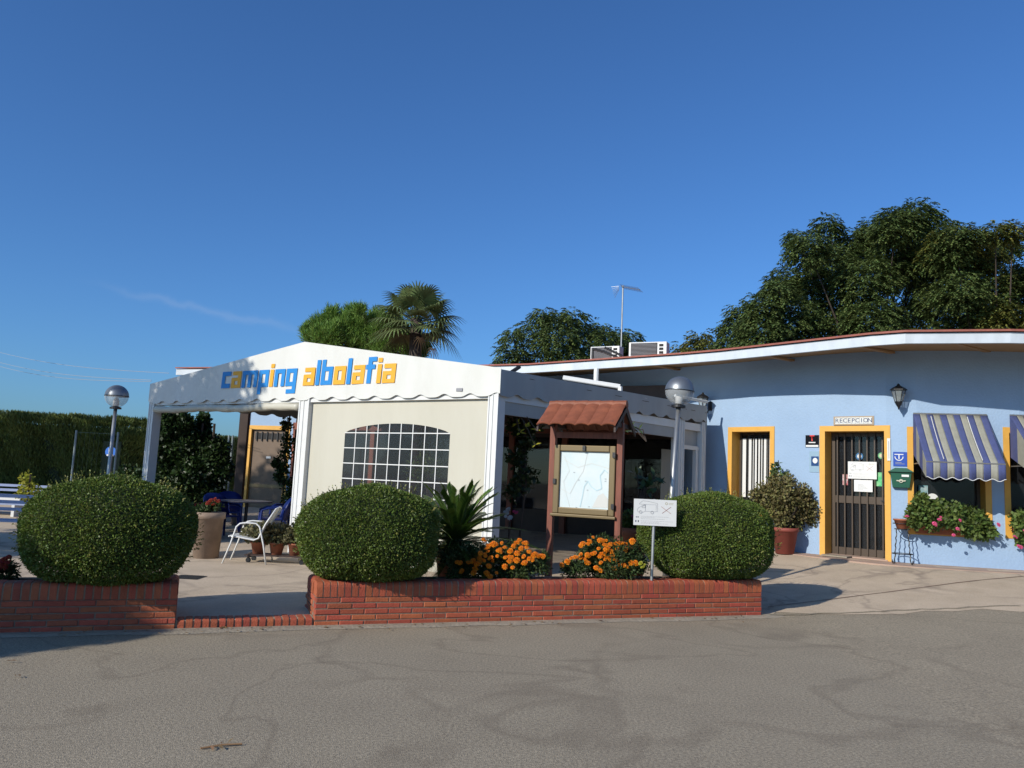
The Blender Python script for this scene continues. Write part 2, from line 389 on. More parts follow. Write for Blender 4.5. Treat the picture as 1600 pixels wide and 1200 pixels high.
# expansion joints on the concrete, narrow grooves of darker filling laid as thin strips
def strip(name, a, b, wd, m, dz=.009, n=30, wob=0.):
    mb = MB(); a = Vector((a.x, a.y, 0)); b = Vector((b.x, b.y, 0)); u = (b-a).normalized(); s_ = Vector((-u.y, u.x, 0)); vs = []; fs = []
    for i in range(n+1):
        p = a.lerp(b, i/n)+s_*random.uniform(-wob, wob)
        ww = wd*(1 if not wob else random.uniform(.6, 1.3))
        for k in (-.5, .5):
            q = p+s_*ww*k; vs.append((q.x, q.y, G(q.x, q.y)+dz))
        if i: fs.append((2*i-2, 2*i-1, 2*i+1, 2*i))
    mb.add(vs, fs); return struct(name, mb, m)
strip('pavement_joint', at_z(1200, 938, .13), at_z(1600, 913, .27), .03, m_mortar_grey, wob=.006)
strip('pavement_joint', at_z(1205, 964, .0)+Vector((0, .05, 0)), at_z(1600, 953, .17)+Vector((0, .12, 0)), .05, m_asph, wob=.03)
# red pavement beside the building
mb = MB(); vs = []; fs = []
NS = 60; s0 = whit(1205, 870)[0]-1.0; s1 = wl[-1]
for i in range(NS+1):
    s = s0+(s1-s0)*i/NS
    a, _ = WP(s, .0); k = min(1, max(0, (s-s0)/3)); b, _ = WP(s, .18+.5*k)
    za = FLOOR+.006; vs += [(a.x, a.y, za), (b.x, b.y, max(G(b.x, b.y), FLOOR-.015)+.012), (b.x, b.y, -.1)]
    if i: q = 3*i; fs += [(q-3, q-2, q+1, q), (q-2, q-1, q+2, q+1)]
mb.add(vs, fs); struct('pavement', mb, m_redpave)
# rough concrete edging along the foot of the planters
def edging(xa, xb):
    mb = MB(); vs = []; fs = []; n = 40
    for i in range(n+1):
        x = xa+(xb-xa)*i/n; y = 8.435+.3925*(x+1.92); wdt = .17+random.uniform(-.03, .04)
        vs += [(x, y+.06, .02), (x+PN.x*wdt*.6, y+PN.y*wdt*.6, .016), (x+PN.x*wdt, y+PN.y*wdt, .003)]
        if i: q = 3*i; fs += [(q-3, q-2, q+1, q), (q-2, q-1, q+2, q+1)]
    mb.add(vs, fs); struct('kerb', mb, m_kerb)
edging(-9, 3.6)

# ------------------------------------------------------------------ brick planters
def brick_mesh(l, d_, h, name='brick', bev=.006):
    mb = MB(); hx, hy, hz = l/2, d_/2, h/2; b = bev
    # box with chamfered front edges: front face inset
    vs = [(-hx, hy, -hz), (hx, hy, -hz), (hx, hy, hz), (-hx, hy, hz), (-hx, -hy+b, -hz), (hx, -hy+b, -hz), (hx, -hy+b, hz), (-hx, -hy+b, hz),
          (-hx+b, -hy, -hz+b), (hx-b, -hy, -hz+b), (hx-b, -hy, hz-b), (-hx+b, -hy, hz-b)]
    fs = [(0, 3, 2, 1), (0, 1, 5, 4), (3, 7, 6, 2), (0, 4, 7, 3), (1, 2, 6, 5), (4, 5, 9, 8), (5, 6, 10, 9), (6, 7, 11, 10), (7, 4, 8, 11), (8, 9, 10, 11)]
    mb.add(vs, fs); return mb.mesh(name, m_brick)
def capbrick_mesh(wd, dep, h, name='brick', r=.05):
    prof = [(dep, 0), (dep, h), (r, h)]
    for k in range(1, 5):
        a = math.pi/2*k/4; prof.append((r-r*math.sin(a), h-r+r*math.cos(a)))
    prof.append((0, 0))
    mb = MB(); mb.prism([(-wd/2, y, z) for y, z in prof][::-1], (wd, 0, 0)); return mb.mesh(name, m_brick)
BR = brick_mesh(.248, .1, .049); BRH = brick_mesh(.118, .1, .049); CAP = capbrick_mesh(.0595, .24, .152); ENDC = capbrick_mesh(.062, .24, .152)
CH = .0595; NC = 5; PW = .72
def put(me, name, parent, loc, rz, label=None):
    o = bpy.data.objects.new(name, me); COL.objects.link(o); o.parent = parent; o.location = loc; o.rotation_euler = (random.uniform(-.014, .014), random.uniform(-.014, .014), rz+random.uniform(-.011, .011)); return o
def planter(label, xa, xb, endL, endR, group):
    a = Vector((xa, 8.435+.3925*(xa+1.92), 0)); L = (xb-xa)*math.sqrt(1+.3925**2)
    t = thing('brick_planter', label, 'planter', a, math.atan2(PU.y, PU.x), group)
    mb = MB(); h = NC*CH
    mb.box((L/2, .069, h/2), (L-.012, .126, h)); mb.box((L/2, PW-.06, h/2+.06), (L-.02, .1, h+.12))
    for x in (.07, L-.07): mb.box((x, PW/2, h/2), (.12, PW-.26, h))
    part('mortar', mb, m_mortar_grey, t)
    mb = MB(); pr_ = [(.22, 0), (.22, .15), (.055, .15)]+[(.055-.049*math.sin(a_), .101+.049*math.cos(a_)) for a_ in (.39, .785, 1.18)]+[(.006, .1), (.006, 0)]
    mb.prism([(.012, y_, h+.003+z_) for y_, z_ in pr_][::-1], (L-.024, 0, 0)); part('cap_mortar', mb, m_mortar, t)
    mb = MB(); mb.box((L/2, PW/2, h-.05), (L-.1, PW-.2, .14)); part('soil', mb, m_soil, t)
    for c in range(NC):
        x = .128 if c % 2 == 0 else 0.0
        z = CH*(c+.5)
        if c % 2: put(BRH, 'brick', t, (.06, .053, z), 0); x = .253
        while x < L-.15:
            put(BR, 'brick', t, (x, .05+random.uniform(-.003, .003), z), 0); x += .2575
        rem = L-.002-(x-.128)
        if rem > .03: put(BR, 'brick', t, (x-.128+rem/2, .05, z), 0).scale = (rem/.25, 1, 1)
        for (e, xx, rz) in ((endL, .049, -math.pi/2), (endR, L-.049, math.pi/2)):
            if e:
                y = .12+.13 + (.12 if c % 2 else 0)
                while y < PW-.05: put(BR, 'brick', t, (xx, y, z), rz); y += .2575
    n = int(L/.073)
    for i in range(n):
        put(CAP, 'brick', t, (.036+i*(L-.072)/(n-1), -.002, h+.004), 0)
    for (e, xx, rz) in ((endL, 0, -math.pi/2), (endR, L, math.pi/2)):
        if e:
            for k in range(6): put(CAP, 'brick', t, (xx+(.0 if rz < 0 else 0), .29+k*.0715, h+.002), rz)
    return t
planter('long low red brick planter in the middle, with two round bushes and marigolds', -1.92, 3.337, True, True, 'red brick planters')
planter('left brick planter under the large round bush at the left edge, mostly in shade', -7.4, -3.15, False, True, 'red brick planters')
# threshold of upright bricks between the planters
t = thing('brick_threshold', 'low row of red bricks on edge closing the gap between the two planters', 'threshold', (-3.15, 8.435+.3925*(-1.23), 0), math.atan2(PU.y, PU.x))
L = 1.23*math.sqrt(1+.3925**2)
mb = MB(); mb.box((L/2, .13, .045), (L, .2, .09)); part('mortar', mb, m_mortar, t)
TB = capbrick_mesh(.058, .2, .1, r=.03)
for i in range(17): put(TB, 'brick', t, (.05+i*(L-.1)/16, .01+random.uniform(-.006, .006), -.004+random.uniform(-.004, .004)), 0)

# ------------------------------------------------------------------ reception building
ZS = 4.2        # soffit height
B = thing('reception_building', 'long low light blue building with curved front, ochre frames and overhanging flat roof', 'building', (0, 19, .3))
def chord(pxa, pxb, py):
    sa, _ = whit(pxa, py); sb, _ = whit(pxb, py); pa, _ = WP(sa); pb, _ = WP(sb)
    u = (pb-pa).normalized(); return sa, sb, pa, pb, u, Vector((u.y, -u.x, 0)), (pb-pa).length
OPEN = []   # sa, sb, z0, z1
def wz(px, py): return whit(px, py)[1]
def opening(pxa, pxb, z0, z1, band, depth, sill, name):
    sa, sb, pa, pb, u, n, Lc = chord(pxa, pxb, 760); OPEN.append((sa, sb, z0, z1))
    mb = MB()
    mb.obox(pa, u, n, 0, band, z0, z1, -depth, .018); mb.obox(pa, u, n, Lc-band, Lc, z0, z1, -depth, .018)
    mb.obox(pa, u, n, band, Lc-band, z1-band, z1, -depth, .018)
    if sill: mb.obox(pa, u, n, band, Lc-band, z0, z0+band, -depth, .018)
    fr = part(name, mb, m_yel, B, world=True)
    return fr, pa, u, n, Lc
dz1 = wz(1336, 665)
dfr, dpa, du, dn, dL = opening(1281, 1392, FLOOR-.05, dz1, .105, .42, False, 'door_frame')
w1, a1, u1, n1, L1 = opening(1137, 1210, 1.05, wz(1170, 667), .1, .4, True, 'window_frame')
w2, a2, u2, n2, L2 = opening(1418, 1549, wz(1480, 838), wz(1480, 668), .1, .4, True, 'window_frame')
w3, a3, u3, n3, L3 = opening(1569, 1700, wz(1590, 842), wz(1590, 668), .1, .4, True, 'window_frame')
lfr, la, lu, ln, lL = opening(381, 447, .3, wz(414, 665), .12, .25, False, 'door_frame')
# wall, cut round the openings
brk = sorted(set([0, wl[-1]]+wl+[o[0] for o in OPEN]+[o[1] for o in OPEN]+list(np.arange(whit(1110, 700)[0], wl[-1], .25))))
mb = MB()
for i in range(len(brk)-1):
    a, b = brk[i], brk[i+1]
    if b-a < 1e-4: continue
    mid = (a+b)/2; bands = [(-.1, ZS+.2)]
    for o in OPEN:
        if o[0] < mid < o[1]: bands = [(-.1, o[2]), (o[3], ZS+.2)]
    for off, flip in ((0, 0), (-.24, 1)):
        pa, _ = WP(a, off); pb, _ = WP(b, off)
        for z0, z1 in bands:
            mb.add([(pa.x, pa.y, z0), (pb.x, pb.y, z0), (pb.x, pb.y, z1), (pa.x, pa.y, z1)], [(0, 1, 2, 3) if not flip else (3, 2, 1, 0)])
pe, _ = WP(0); mb.box((pe.x+.05, pe.y+2.5, 2.1), (.1, 5, 4.4))
part('wall', mb, m_blue, B, world=True)
# rooms: inner back wall coloured near black for the unlit depth
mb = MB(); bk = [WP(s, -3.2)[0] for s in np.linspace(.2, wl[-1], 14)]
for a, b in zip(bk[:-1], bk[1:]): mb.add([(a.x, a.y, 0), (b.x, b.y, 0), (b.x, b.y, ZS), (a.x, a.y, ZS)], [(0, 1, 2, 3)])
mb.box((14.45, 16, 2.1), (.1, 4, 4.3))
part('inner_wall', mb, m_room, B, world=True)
# roof edge
FP = [at(275, 582, 23.2), at(800, 583, 19.5), at(1100, 564, 16.26), at(1395, 533, 13.32), at(1600, 531, 12.75), Vector((12.5, 12.6, 0)), Vector((15.5, 12.8, 0))]
FP = [Vector((p.x, p.y, 0)) for p in FP]
def off_poly(P, dd):
    out = []
    for i, p in enumerate(P):
        u = (P[min(i+1, len(P)-1)]-P[max(i-1, 0)]).normalized(); out.append(p+Vector((u.y, -u.x, 0))*dd)
    return out
for _ in range(1):
    Q_ = [FP[0]]
    for a_, b_ in zip(FP[:-1], FP[1:]): Q_ += [a_.lerp(b_, .1), a_.lerp(b_, .9)]
    FP = Q_+[FP[-1]]
FI = off_poly(FP, -.08); zb, zt = ZS-.02, ZS+.155
for i in range(len(FP)-1):
    mb = MB(); a, b, c, dd = FP[i], FP[i+1], FI[i+1], FI[i]
    mb.prism([(a.x, a.y, zb), (b.x, b.y, zb), (c.x, c.y, zb), (dd.x, dd.y, zb)], (0, 0, zt-zb)); part('fascia', mb, m_fascia, B, world=True)
mb = MB(); RO = off_poly(FP, .05); ri = [p+Vector((0, 8, 0)) for p in FP]; SL = .07
for i in range(len(FP)-1):
    a, b, c, dd = RO[i], RO[i+1], ri[i+1], ri[i]
    lo = [(a.x, a.y, zt+.012), (b.x, b.y, zt+.012), (c.x, c.y, zt+.98), (dd.x, dd.y, zt+.98)]
    mb.add(lo+[(x, y, z+.035) for x, y, z in lo], [(0, 3, 2, 1), (4, 5, 6, 7), (0, 1, 5, 4), (1, 2, 6, 5), (2, 3, 7, 6), (3, 0, 4, 7)])
roof = part('roof', mb, m_tile, B, world=True)
mb = MB()
for i in range(len(FP)-1):
    a, b, c, dd = FI[i], FI[i+1], ri[i+1], ri[i]
    mb.prism([(a.x, a.y, ZS), (b.x, b.y, ZS), (c.x, c.y, ZS+SL*8), (dd.x, dd.y, ZS+SL*8)], (0, 0, .02))
part('soffit', mb, m_soffit, B, world=True)
for px in (1060, 1238, 1395, 1545):
    s, _ = whit(px, 600); p, u = WP(s, 0); i = 0
    q = at(px-2, 545, 15); r_ = Vector((q.x, q.y, 0)).normalized()
    # meet the fascia line
    best = min((Vector((a.x+(b.x-a.x)*k/40, a.y+(b.y-a.y)*k/40, 0)) for a, b in zip(FI[:-1], FI[1:]) for k in range(41)), key=lambda v: abs(v.x/v.y-(p.x-.5)/p.y*.985))
    dirv = (best-p); Ln = dirv.length; dirv.normalize(); nn = Vector((dirv.y, -dirv.x, 0))
    mb = MB(); zw_ = ZS+SL*Ln*.93; A1 = p-nn*.05; B1 = p+dirv*Ln-nn*.05; mb.prism([(A1.x, A1.y, zw_-.03), (B1.x, B1.y, ZS-.02), (B1.x, B1.y, ZS+.01), (A1.x, A1.y, zw_+.01)], nn*.1); part('soffit_beam', mb, m_soffit, B, world=True)

# reception door: leaf, glass, bars, rail
o0 = dpa+du*.105; dw = dL-.21; DD = -.33
mb = MB(); zd0, zd1 = FLOOR+.03, dz1-.105
mb.obox(o0, du, dn, 0, .075, zd0, zd1, DD-.04, DD+.02); mb.obox(o0, du, dn, dw-.075, dw, zd0, zd1, DD-.04, DD+.02)
mb.obox(o0, du, dn, .075, dw-.075, zd1-.08, zd1, DD-.04, DD+.02); mb.obox(o0, du, dn, .075, dw-.075, zd0, zd0+.14, DD-.04, DD+.02)
zr = wz(1336, 781)
mb.obox(o0, du, dn, .075, dw-.075, zr-.07, zr+.07, DD-.035, DD+.015)
door = part('door', mb, m_brownmetal, B, world=True)
mb = MB(); mb.obox(o0, du, dn, .075, dw-.075, zd0+.14, zd1-.08, DD-.02, DD-.012); part('pane', mb, m_glass, door)
nb = 7
for i in range(nb):
    x = .13+(dw-.26)*i/(nb-1); mb = MB(); mb.obox(o0, du, dn, x-.012, x+.012, zd0+.02, zd1-.03, DD+.03, DD+.054); part('bar', mb, m_brownmetal, door)
mb = MB(); mb.obox(o0, du, dn, dw-.16, dw-.05, zr-.01, zr+.012, DD+.06, DD+.08); mb.obox(o0, du, dn, dw-.07, dw-.045, zr-.03, zr+.03, DD+.016, DD+.08); part('handle', mb, m_black, door)
mb = MB(); mb.obox(dpa, du, dn, .06, dL-.06, FLOOR-.02, FLOOR+.03, -.42, .03); part('threshold', mb, m_redpave, B, world=True)
mb = MB(); mb.obox(dpa, du, dn, .14, .62, FLOOR+.012, FLOOR+.035, .04, .3); 
single('door_mat', mb, m_kerb, 'flat grey slab lying at the foot of the reception door', 'mat')
# window one: bars, glass, strip blinds
def win(fr, a, u, n, Lw, z0, z1, bars, band=.1):
    o = a+u*band; w_ = Lw-2*band; mb = MB(); D = -.3
    mb.obox(o, u, n, 0, .05, z0, z1, D-.04, D+.01); mb.obox(o, u, n, w_-.05, w_, z0, z1, D-.04, D+.01)
    mb.obox(o, u, n, .05, w_-.05, z1-.05, z1, D-.04, D+.01); mb.obox(o, u, n, .05, w_-.05, z0, z0+.05, D-.04, D+.01)
    part('casement', mb, m_brownmetal, fr)
    mb = MB(); mb.obox(o, u, n, .05, w_-.05, z0+.05, z1-.05, D-.02, D-.012); part('pane', mb, m_glass, fr)
    for i in range(bars):
        x = w_*(i+.5)/bars; mb = MB(); mb.obox(o, u, n, x-.008, x+.008, z0+.005, z1-.005, D+.04, D+.056); part('bar', mb, m_black, fr)
    return o, w_, D
o, w_, D = win(w1, a1, u1, n1, L1, 1.15, wz(1170, 667)-.1, 6)
for i in range(6):
    mb = MB(); x = .06+(w_-.12)*i/6; mb.obox(o, u1, n1, x+.012, x+.105, 1.45, wz(1170, 680)-.05, D+.018, D+.024); part('blind_strip', mb, m_paper, w1)
win(w2, a2, u2, n2, L2, wz(1480, 838)+.1, wz(1480, 668)-.1, 0)
win(w3, a3, u3, n3, L3, wz(1590, 842)+.1, wz(1590, 668)-.1, 0)
# left door behind the tent
o = la+lu*.12; lw = lL-.24; zt_ = wz(414, 665)-.12
mb = MB(); mb.obox(o, lu, ln, 0, lw, .3, zt_, -.12, -.07); ld = part('door', mb, mat('brown_door', (.16, .105, .065), .6, var=.1), B, world=True, label='plain brown door with a high grille, under the tent')
mb = MB(); mb.obox(o, lu, ln, .02, lw-.02, 1.02, 1.12, -.068, -.05); part('rail', mb, m_gold, ld)
mb = MB(); mb.obox(o, lu, ln, .1, lw-.1, zt_-.28, zt_-.1, -.069, -.06); part('grille_dark_plate', mb, m_room, ld)  # dark plate on the door leaf, stands in for the darkness behind the bars
for i in range(6):
    mb = MB(); x = .16+(lw-.32)*i/5; mb.obox(o, lu, ln, x-.015, x+.015, zt_-.34, zt_-.06, -.05, -.03); part('bar', mb, m_black, ld)
mb = MB(); mb.obox(o, lu, ln, lw/2-.08, lw/2+.08, 1.88, 1.94, -.068, -.062); single('door_plate', mb, m_paper, 'tiny white plate on the brown door behind the tent', 'sign')
# white corner pilaster beside that door
mb = MB(); q, _ = WP(.02, .01); mb.obox(q, lu, ln, -.05, .08, 0, ZS-.2, -.1, .01); part('corner_strip', mb, m_fascia, B, world=True)

# assumed timber and glass front, added to darken the wall behind the tent
gs0, gs1 = whit(462, 700)[0], whit(1070, 700)[0]
ga, _ = WP(gs0, .05); gb, _ = WP(gs1, .05); gu = (gb-ga).normalized(); gn = Vector((gu.y, -gu.x, 0)); gl = (gb-ga).length
GF = thing('added_dark_front', 'dark brown glazed timber front under the tent against the blue building', 'shopfront', (ga.x, ga.y, FLOOR))
mb = MB(); mb.obox(ga, gu, gn, 0, gl, .3, 3.9, 0, .03); part('back_panel', mb, m_darkwood, GF, world=True)
nbay = 8
for i in range(nbay+1):
    mb = MB(); x = gl*i/nbay; mb.obox(ga, gu, gn, max(0, x-.07), min(gl, x+.07), .3, 2.75, .03, .12); part('mullion', mb, m_wood, GF, world=True)
mb = MB(); mb.obox(ga, gu, gn, 0, gl, 2.75, 2.95, .03, .14); part('lintel', mb, m_wood, GF, world=True)
for i in range(nbay):
    mb = MB(); x = gl*i/nbay; mb.obox(ga, gu, gn, x+.075, x+gl/nbay-.075, .9, 2.65, .04, .05); part('pane', mb, m_glass, GF, world=True)

# ------------------------------------------------------------------ marquee tent
TC = at(783, 575, 12.0); TL = at(235, 597, 17.0); TR = at(1105, 632, 16.9)
c0 = Vector((TC.x, TC.y, 0)); cL = Vector((TL.x, TL.y, 0)); cR = Vector((TR.x, TR.y, 0)); cB = cL+(cR-c0)
gU = (c0-cL).normalized(); gN = Vector((gU.y, -gU.x, 0)); GLn = (c0-cL).length      # gable: left to right
sU = (cR-c0).normalized(); sN = Vector((sU.y, -sU.x, 0)); SLn = (cR-c0).length      # right side
T = thing('marquee_tent', 'white marquee tent with scalloped fascia and blue and orange lettering on its gable', 'tent', (c0.x, c0.y, .15))
def gh(px, py):
    p = hit(px, py, c0, gN); return (Vector((p.x, p.y, 0))-cL).dot(gU), p.z
zE = 3.27; zV = 2.84; xPk, zPk = gh(476, 534)
def ztop(x): return zE+(zPk-zE)*(x/xPk if x < xPk else (GLn-x)/(GLn-xPk))
def scal(x, per=.5, amp=.055):
    c = .5+.5*math.cos(2*math.pi*(x/per)); return amp*(c**2.2)
xsg = sorted(set([0, GLn, xPk]+list(np.arange(0, GLn, .03))))
def panel(xs, zlo, zhi, o, u, n, th=.006, wav=0.):
    mb = MB(); vs = []; fs = []
    for i, x in enumerate(xs):
        wv = wav*(math.sin(x*7.3)+.6*math.sin(x*13.1+1))
        for (z, dd) in ((zlo(x), 0), (zhi(x), 0), (zhi(x), -th), (zlo(x), -th)):
            p = o+u*x+n*(dd+(wv if z == zlo(x) else 0)); vs.append((p.x, p.y, z))
        if i:
            q = 4*i
            for a, b in ((0, 1), (1, 2), (2, 3), (3, 0)): fs.append((q-4+a, q-4+b, q+b, q+a))
    mb.add(vs, fs); return mb
part('gable', panel(xsg, lambda x: zV+scal(x), ztop, cL, gU, gN, wav=.006), m_white, T, world=True)
ss = sorted(set([0, SLn]+list(np.arange(0, SLn, .03))))
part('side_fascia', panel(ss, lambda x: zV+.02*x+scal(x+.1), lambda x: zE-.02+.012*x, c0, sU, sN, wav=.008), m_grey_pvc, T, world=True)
# far side fascia (left side)
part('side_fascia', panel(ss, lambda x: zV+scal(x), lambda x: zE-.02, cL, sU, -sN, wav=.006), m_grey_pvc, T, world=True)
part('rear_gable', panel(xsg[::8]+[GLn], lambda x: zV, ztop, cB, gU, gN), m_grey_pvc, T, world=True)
pkF = cL+gU*xPk; bkv = cR-c0
for a, b in ((cL, pkF), (pkF, c0)):
    za = zE-.03 if a is cL else zPk-.03; zb_ = zPk-.03 if a is cL else zE-.03; a = a-gN*.012; b = b-gN*.012
    a2_, b2_ = a+bkv, b+bkv
    mb = MB(); mb.prism([(a.x, a.y, za), (b.x, b.y, zb_), (b2_.x, b2_.y, zb_), (a2_.x, a2_.y, za)], (0, 0, .01)); part('roof', mb, m_white, T, world=True)
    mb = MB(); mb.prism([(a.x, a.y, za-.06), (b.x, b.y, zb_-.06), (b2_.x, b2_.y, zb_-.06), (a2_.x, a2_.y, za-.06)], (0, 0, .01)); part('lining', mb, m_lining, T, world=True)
# posts: white profiled aluminium
def post(o, u, n, x0, x1, d0, d1, name='post', m=m_whitemetal, z1=zV+.06):
    g = G(o.x+u.x*x0, o.y+u.y*x0); mb = MB(); mb.obox(o, u, n, x0, x1, g-.05, z1, d0, d1)
    w_ = x1-x0
    mb.obox(o, u, n, x0+w_*.42, x0+w_*.5, g-.05, z1, d1, d1+.012); mb.obox(o, u, n, x0+w_*.0, x0+w_*.12, g-.05, z1, d1, d1+.012); mb.obox(o, u, n, x0+w_*.88, x1, g-.05, z1, d1, d1+.012)
    return part(name, mb, m, T, world=True)
xm = gh(470, 640)[0]
post(cL, gU, gN, 0.02, .2, -.2, -.02); post(cL, gU, gN, xm-.07, xm+.19, -.2, -.02); post(cL, gU, gN, GLn-.22, GLn-.03, -.2, -.02)
sxm = (hit(1066, 700, c0, sN)-c0).dot(sU)
post(c0, sU, sN, sxm-.1, sxm+.12, -.2, -.03, z1=zV+.15); post(c0, sU, sN, SLn-.16, SLn, -.2, -.03, z1=zV+.15)
post(cB, gU, gN, 0, .18, -.2, 0)
# beams
mb = MB(); mb.obox(cL, gU, gN, .2, GLn-.22, zV-.03, zV+.1, -.16, -.04); part('beam', mb, m_whitemetal, T, world=True)
mb = MB(); mb.obox(c0, sU, sN, .05, SLn-.16, zV-.06, zV+.09, -.16, -.05); part('beam', mb, m_whitemetal, T, world=True)
mb = MB(); mb.obox(c0, sU, sN, .05, sxm-.1, zV-.26, zV-.062, -.12, -.07); part('rolled_curtain', mb, m_grey_pvc, T, world=True)
# rolled curtain of the left bay: lumpy roll
mb = MB(); pts = []; rr = []
for i in range(40):
    x = .2+(xm-.3)*i/39; p = cL+gU*x+gN*-.06; pts.append((p.x, p.y, zV-.11-.012*math.sin(i*.33))); rr.append(.075+.008*math.sin(i*1.3))
mb.tube(pts, rr, 10); part('rolled_curtain', mb, m_beige, T, True, world=True)
# right bay: beige wall with an arched window
xw0, _ = gh(531, 700); xw1, _ = gh(696, 700); _, zw_s = gh(613, 676); _, zw_t = gh(613, 661); zw_b = 1.0
xa, xb = xm+.19, GLn-.22
def arch(x):
    q = (x-(xw0+xw1)/2)/((xw1-xw0)/2); return zw_s+(zw_t-zw_s)*max(0, 1-q*q)**.75
oW = cL-gN*.1
mb = MB(); xs_ = sorted(set([xa, xw0, xw1, xb]+list(np.linspace(xw0, xw1, 25))))
for i in range(len(xs_)-1):
    a, b = xs_[i], xs_[i+1]
    def q4(a, b, za0, za1, zb0, zb1):
        A = oW+gU*a; Bp = oW+gU*b; mb.add([(A.x, A.y, za0), (Bp.x, Bp.y, zb0), (Bp.x, Bp.y, zb1), (A.x, A.y, za1)], [(0, 1, 2, 3)])
    if a >= xw0-1e-6 and b <= xw1+1e-6: q4(a, b, arch(a), zV-.02, arch(b), zV-.02); q4(a, b, .05, zw_b, .05, zw_b)
    else: q4(a, b, .05, zV-.02, .05, zV-.02)
pw = part('wall_panel', mb, m_beige, T, world=True); sm_ = pw.modifiers.new('s', 'SOLIDIFY'); sm_.thickness = .004
mb = MB(); poly = [(xw0, zw_b), (xw1, zw_b)]+[(x, arch(x)) for x in np.linspace(xw1, xw0, 25)]
mb.prism([tuple((oW-gN*.008+gU*x)[:2])+(z,) for x, z in poly], -gN*.002)
wf = part('window', mb, m_pvcglass, T, world=True)
mb = MB(); gnx = 9
for i in range(1, gnx):
    x = xw0+(xw1-xw0)*i/gnx; mb = MB(); mb.obox(oW, gU, gN, x-.008, x+.008, zw_b, arch(x), -.004, .003); part('bar', mb, m_paper, wf)
z = zw_s-.0
while z > zw_b+.1:
    mb = MB(); mb.obox(oW, gU, gN, xw0, xw1, z-.008, z+.008, .0035, .006); part('bar', mb, m_paper, wf); z -= .262
# narrow bay at the end of the side with grey panel and frame
mb = MB(); mb.obox(c0, sU, sN, sxm+.12, SLn-.16, 2.45, zV+.1, -.14, -.135); part('wall_panel', mb, m_grey_pvc, T, world=True)
mb = MB(); mb.obox(c0, sU, sN, sxm+.13, SLn-.17, 2.38, 2.46, -.16, -.08); mb.obox(c0, sU, sN, sxm+.13, sxm+.2, .2, 2.38, -.16, -.08); mb.obox(c0, sU, sN, SLn-.3, SLn-.2, .2, 2.38, -.16, -.08)
part('side_door_frame', mb, m_whitemetal, T, world=True)
mb = MB(); mb.obox(c0, sU, sN, sxm+.2, SLn-.31, .2, 2.37, -.6, -.59); part('inner_panel', mb, m_beige, T, world=True)
# small maker plate and iron hook on the fascia
x_, z_ = gh(718, 609); mb = MB(); mb.obox(cL, gU, gN, x_-.06, x_+.06, z_-.025, z_+.025, .003, .009); part('plate', mb, m_ink, T, world=True)
# brown timber posts and beam inside
ip = at(378, 720, 19.0); mb = MB(); mb.box((ip.x, ip.y, 1.75), (.17, .17, 3.1)); mb.box((ip.x-.11, ip.y-.02, 1.75), (.03, .05, 3.0))
single('timber_post', mb, m_darkwood, 'dark brown timber post inside the tent left of the brown door', 'post')
mb = MB(); mb.obox(cL+sU*4.6, gU, gN, .3, GLn-.3, 2.78, 3.0, -.1, 0)
for i in range(24): 
    x = .4+i*.35; p = cL+sU*4.6+gU*x; mb.add([tuple((p-gU*.15)[:2])+(2.78,), tuple((p+gU*.15)[:2])+(2.78,), tuple(p[:2])+(2.64,)], [(0, 1, 2)])
part('inner_beam', mb, m_darkwood, T, world=True)
# lettering, one mesh per letter: heavy squared letters
ST = .27
def rects(ch):
    s = ST; W_ = .80
    D_ = {
     'c': (W_*.92, [(0, 0, s, 1), (s, .0, W_*.92, s), (s, 1-s*.95, W_*.92, 1)]),
     'a': (W_, [(W_-s, 0, W_, 1), (.06, 1-s*.85, W_-s, 1), (0, 0, s, .62), (s, 0, W_-s, .2), (s, .42, W_-s, .62)]),
     'm': (1.25, [(0, 0, s, 1), (s, 1-s*.9, 1.25, 1), (1.25-s, 0, 1.25, 1-s*.9), (.625-s/2, 0, .625+s/2, 1-s*.9)]),
     'n': (W_, [(0, 0, s, 1), (s, 1-s*.9, W_, 1), (W_-s, 0, W_, 1-s*.9)]),
     'p': (W_, [(0, -.42, s, 1), (s, 1-s*.9, W_, 1), (W_-s, 0, W_, 1-s*.9), (s, 0, W_-s, s*.9)]),
     'i': (s, [(0, 0, s, 1), (0, 1.1, s, 1.33)]),
     'g': (W_, [(W_-s, -.42, W_, 1), (0, 0, s, 1), (s, 1-s*.9, W_-s, 1), (s, 0, W_-s, s*.9), (.1, -.42, W_-s, -.42+s*.9)]),
     'l': (s, [(0, 0, s, 1.4)]),
     'b': (W_, [(0, 0, s, 1.4), (s, 1-s*.9, W_, 1), (W_-s, 0, W_, 1-s*.9), (s, 0, W_-s, s*.9)]),
     'o': (W_, [(0, 0, s, 1), (W_-s, 0, W_, 1), (s, 0, W_-s, s*.9), (s, 1-s*.9, W_-s, 1)]),
     'f': (.62, [(.08, 0, .08+s, 1.4), (.08+s, 1.4-s*.9, .62, 1.4), (.08+s, .76, .56, 1.0), (-.04, .76, .08, 1.0)]),
    }
    return D_[ch]
word = 'camping albolafia'; cols = 'bobbobb obbobobobo'.replace(' ', '')
colmap = dict(zip(range(16), ['b','o','b','b','o','b','b','o','b','b','o','b','o','b','o','o']))
tot = 0; gap = .1
for ch in word: tot += (.42 if ch == ' ' else rects(ch)[0]+gap)
tot -= gap
tx0, tz0 = gh(346, 607); tx1, tz1 = gh(617, 598); sc = (tx1-tx0)/tot; hsc = .325
x = tx0; k = 0
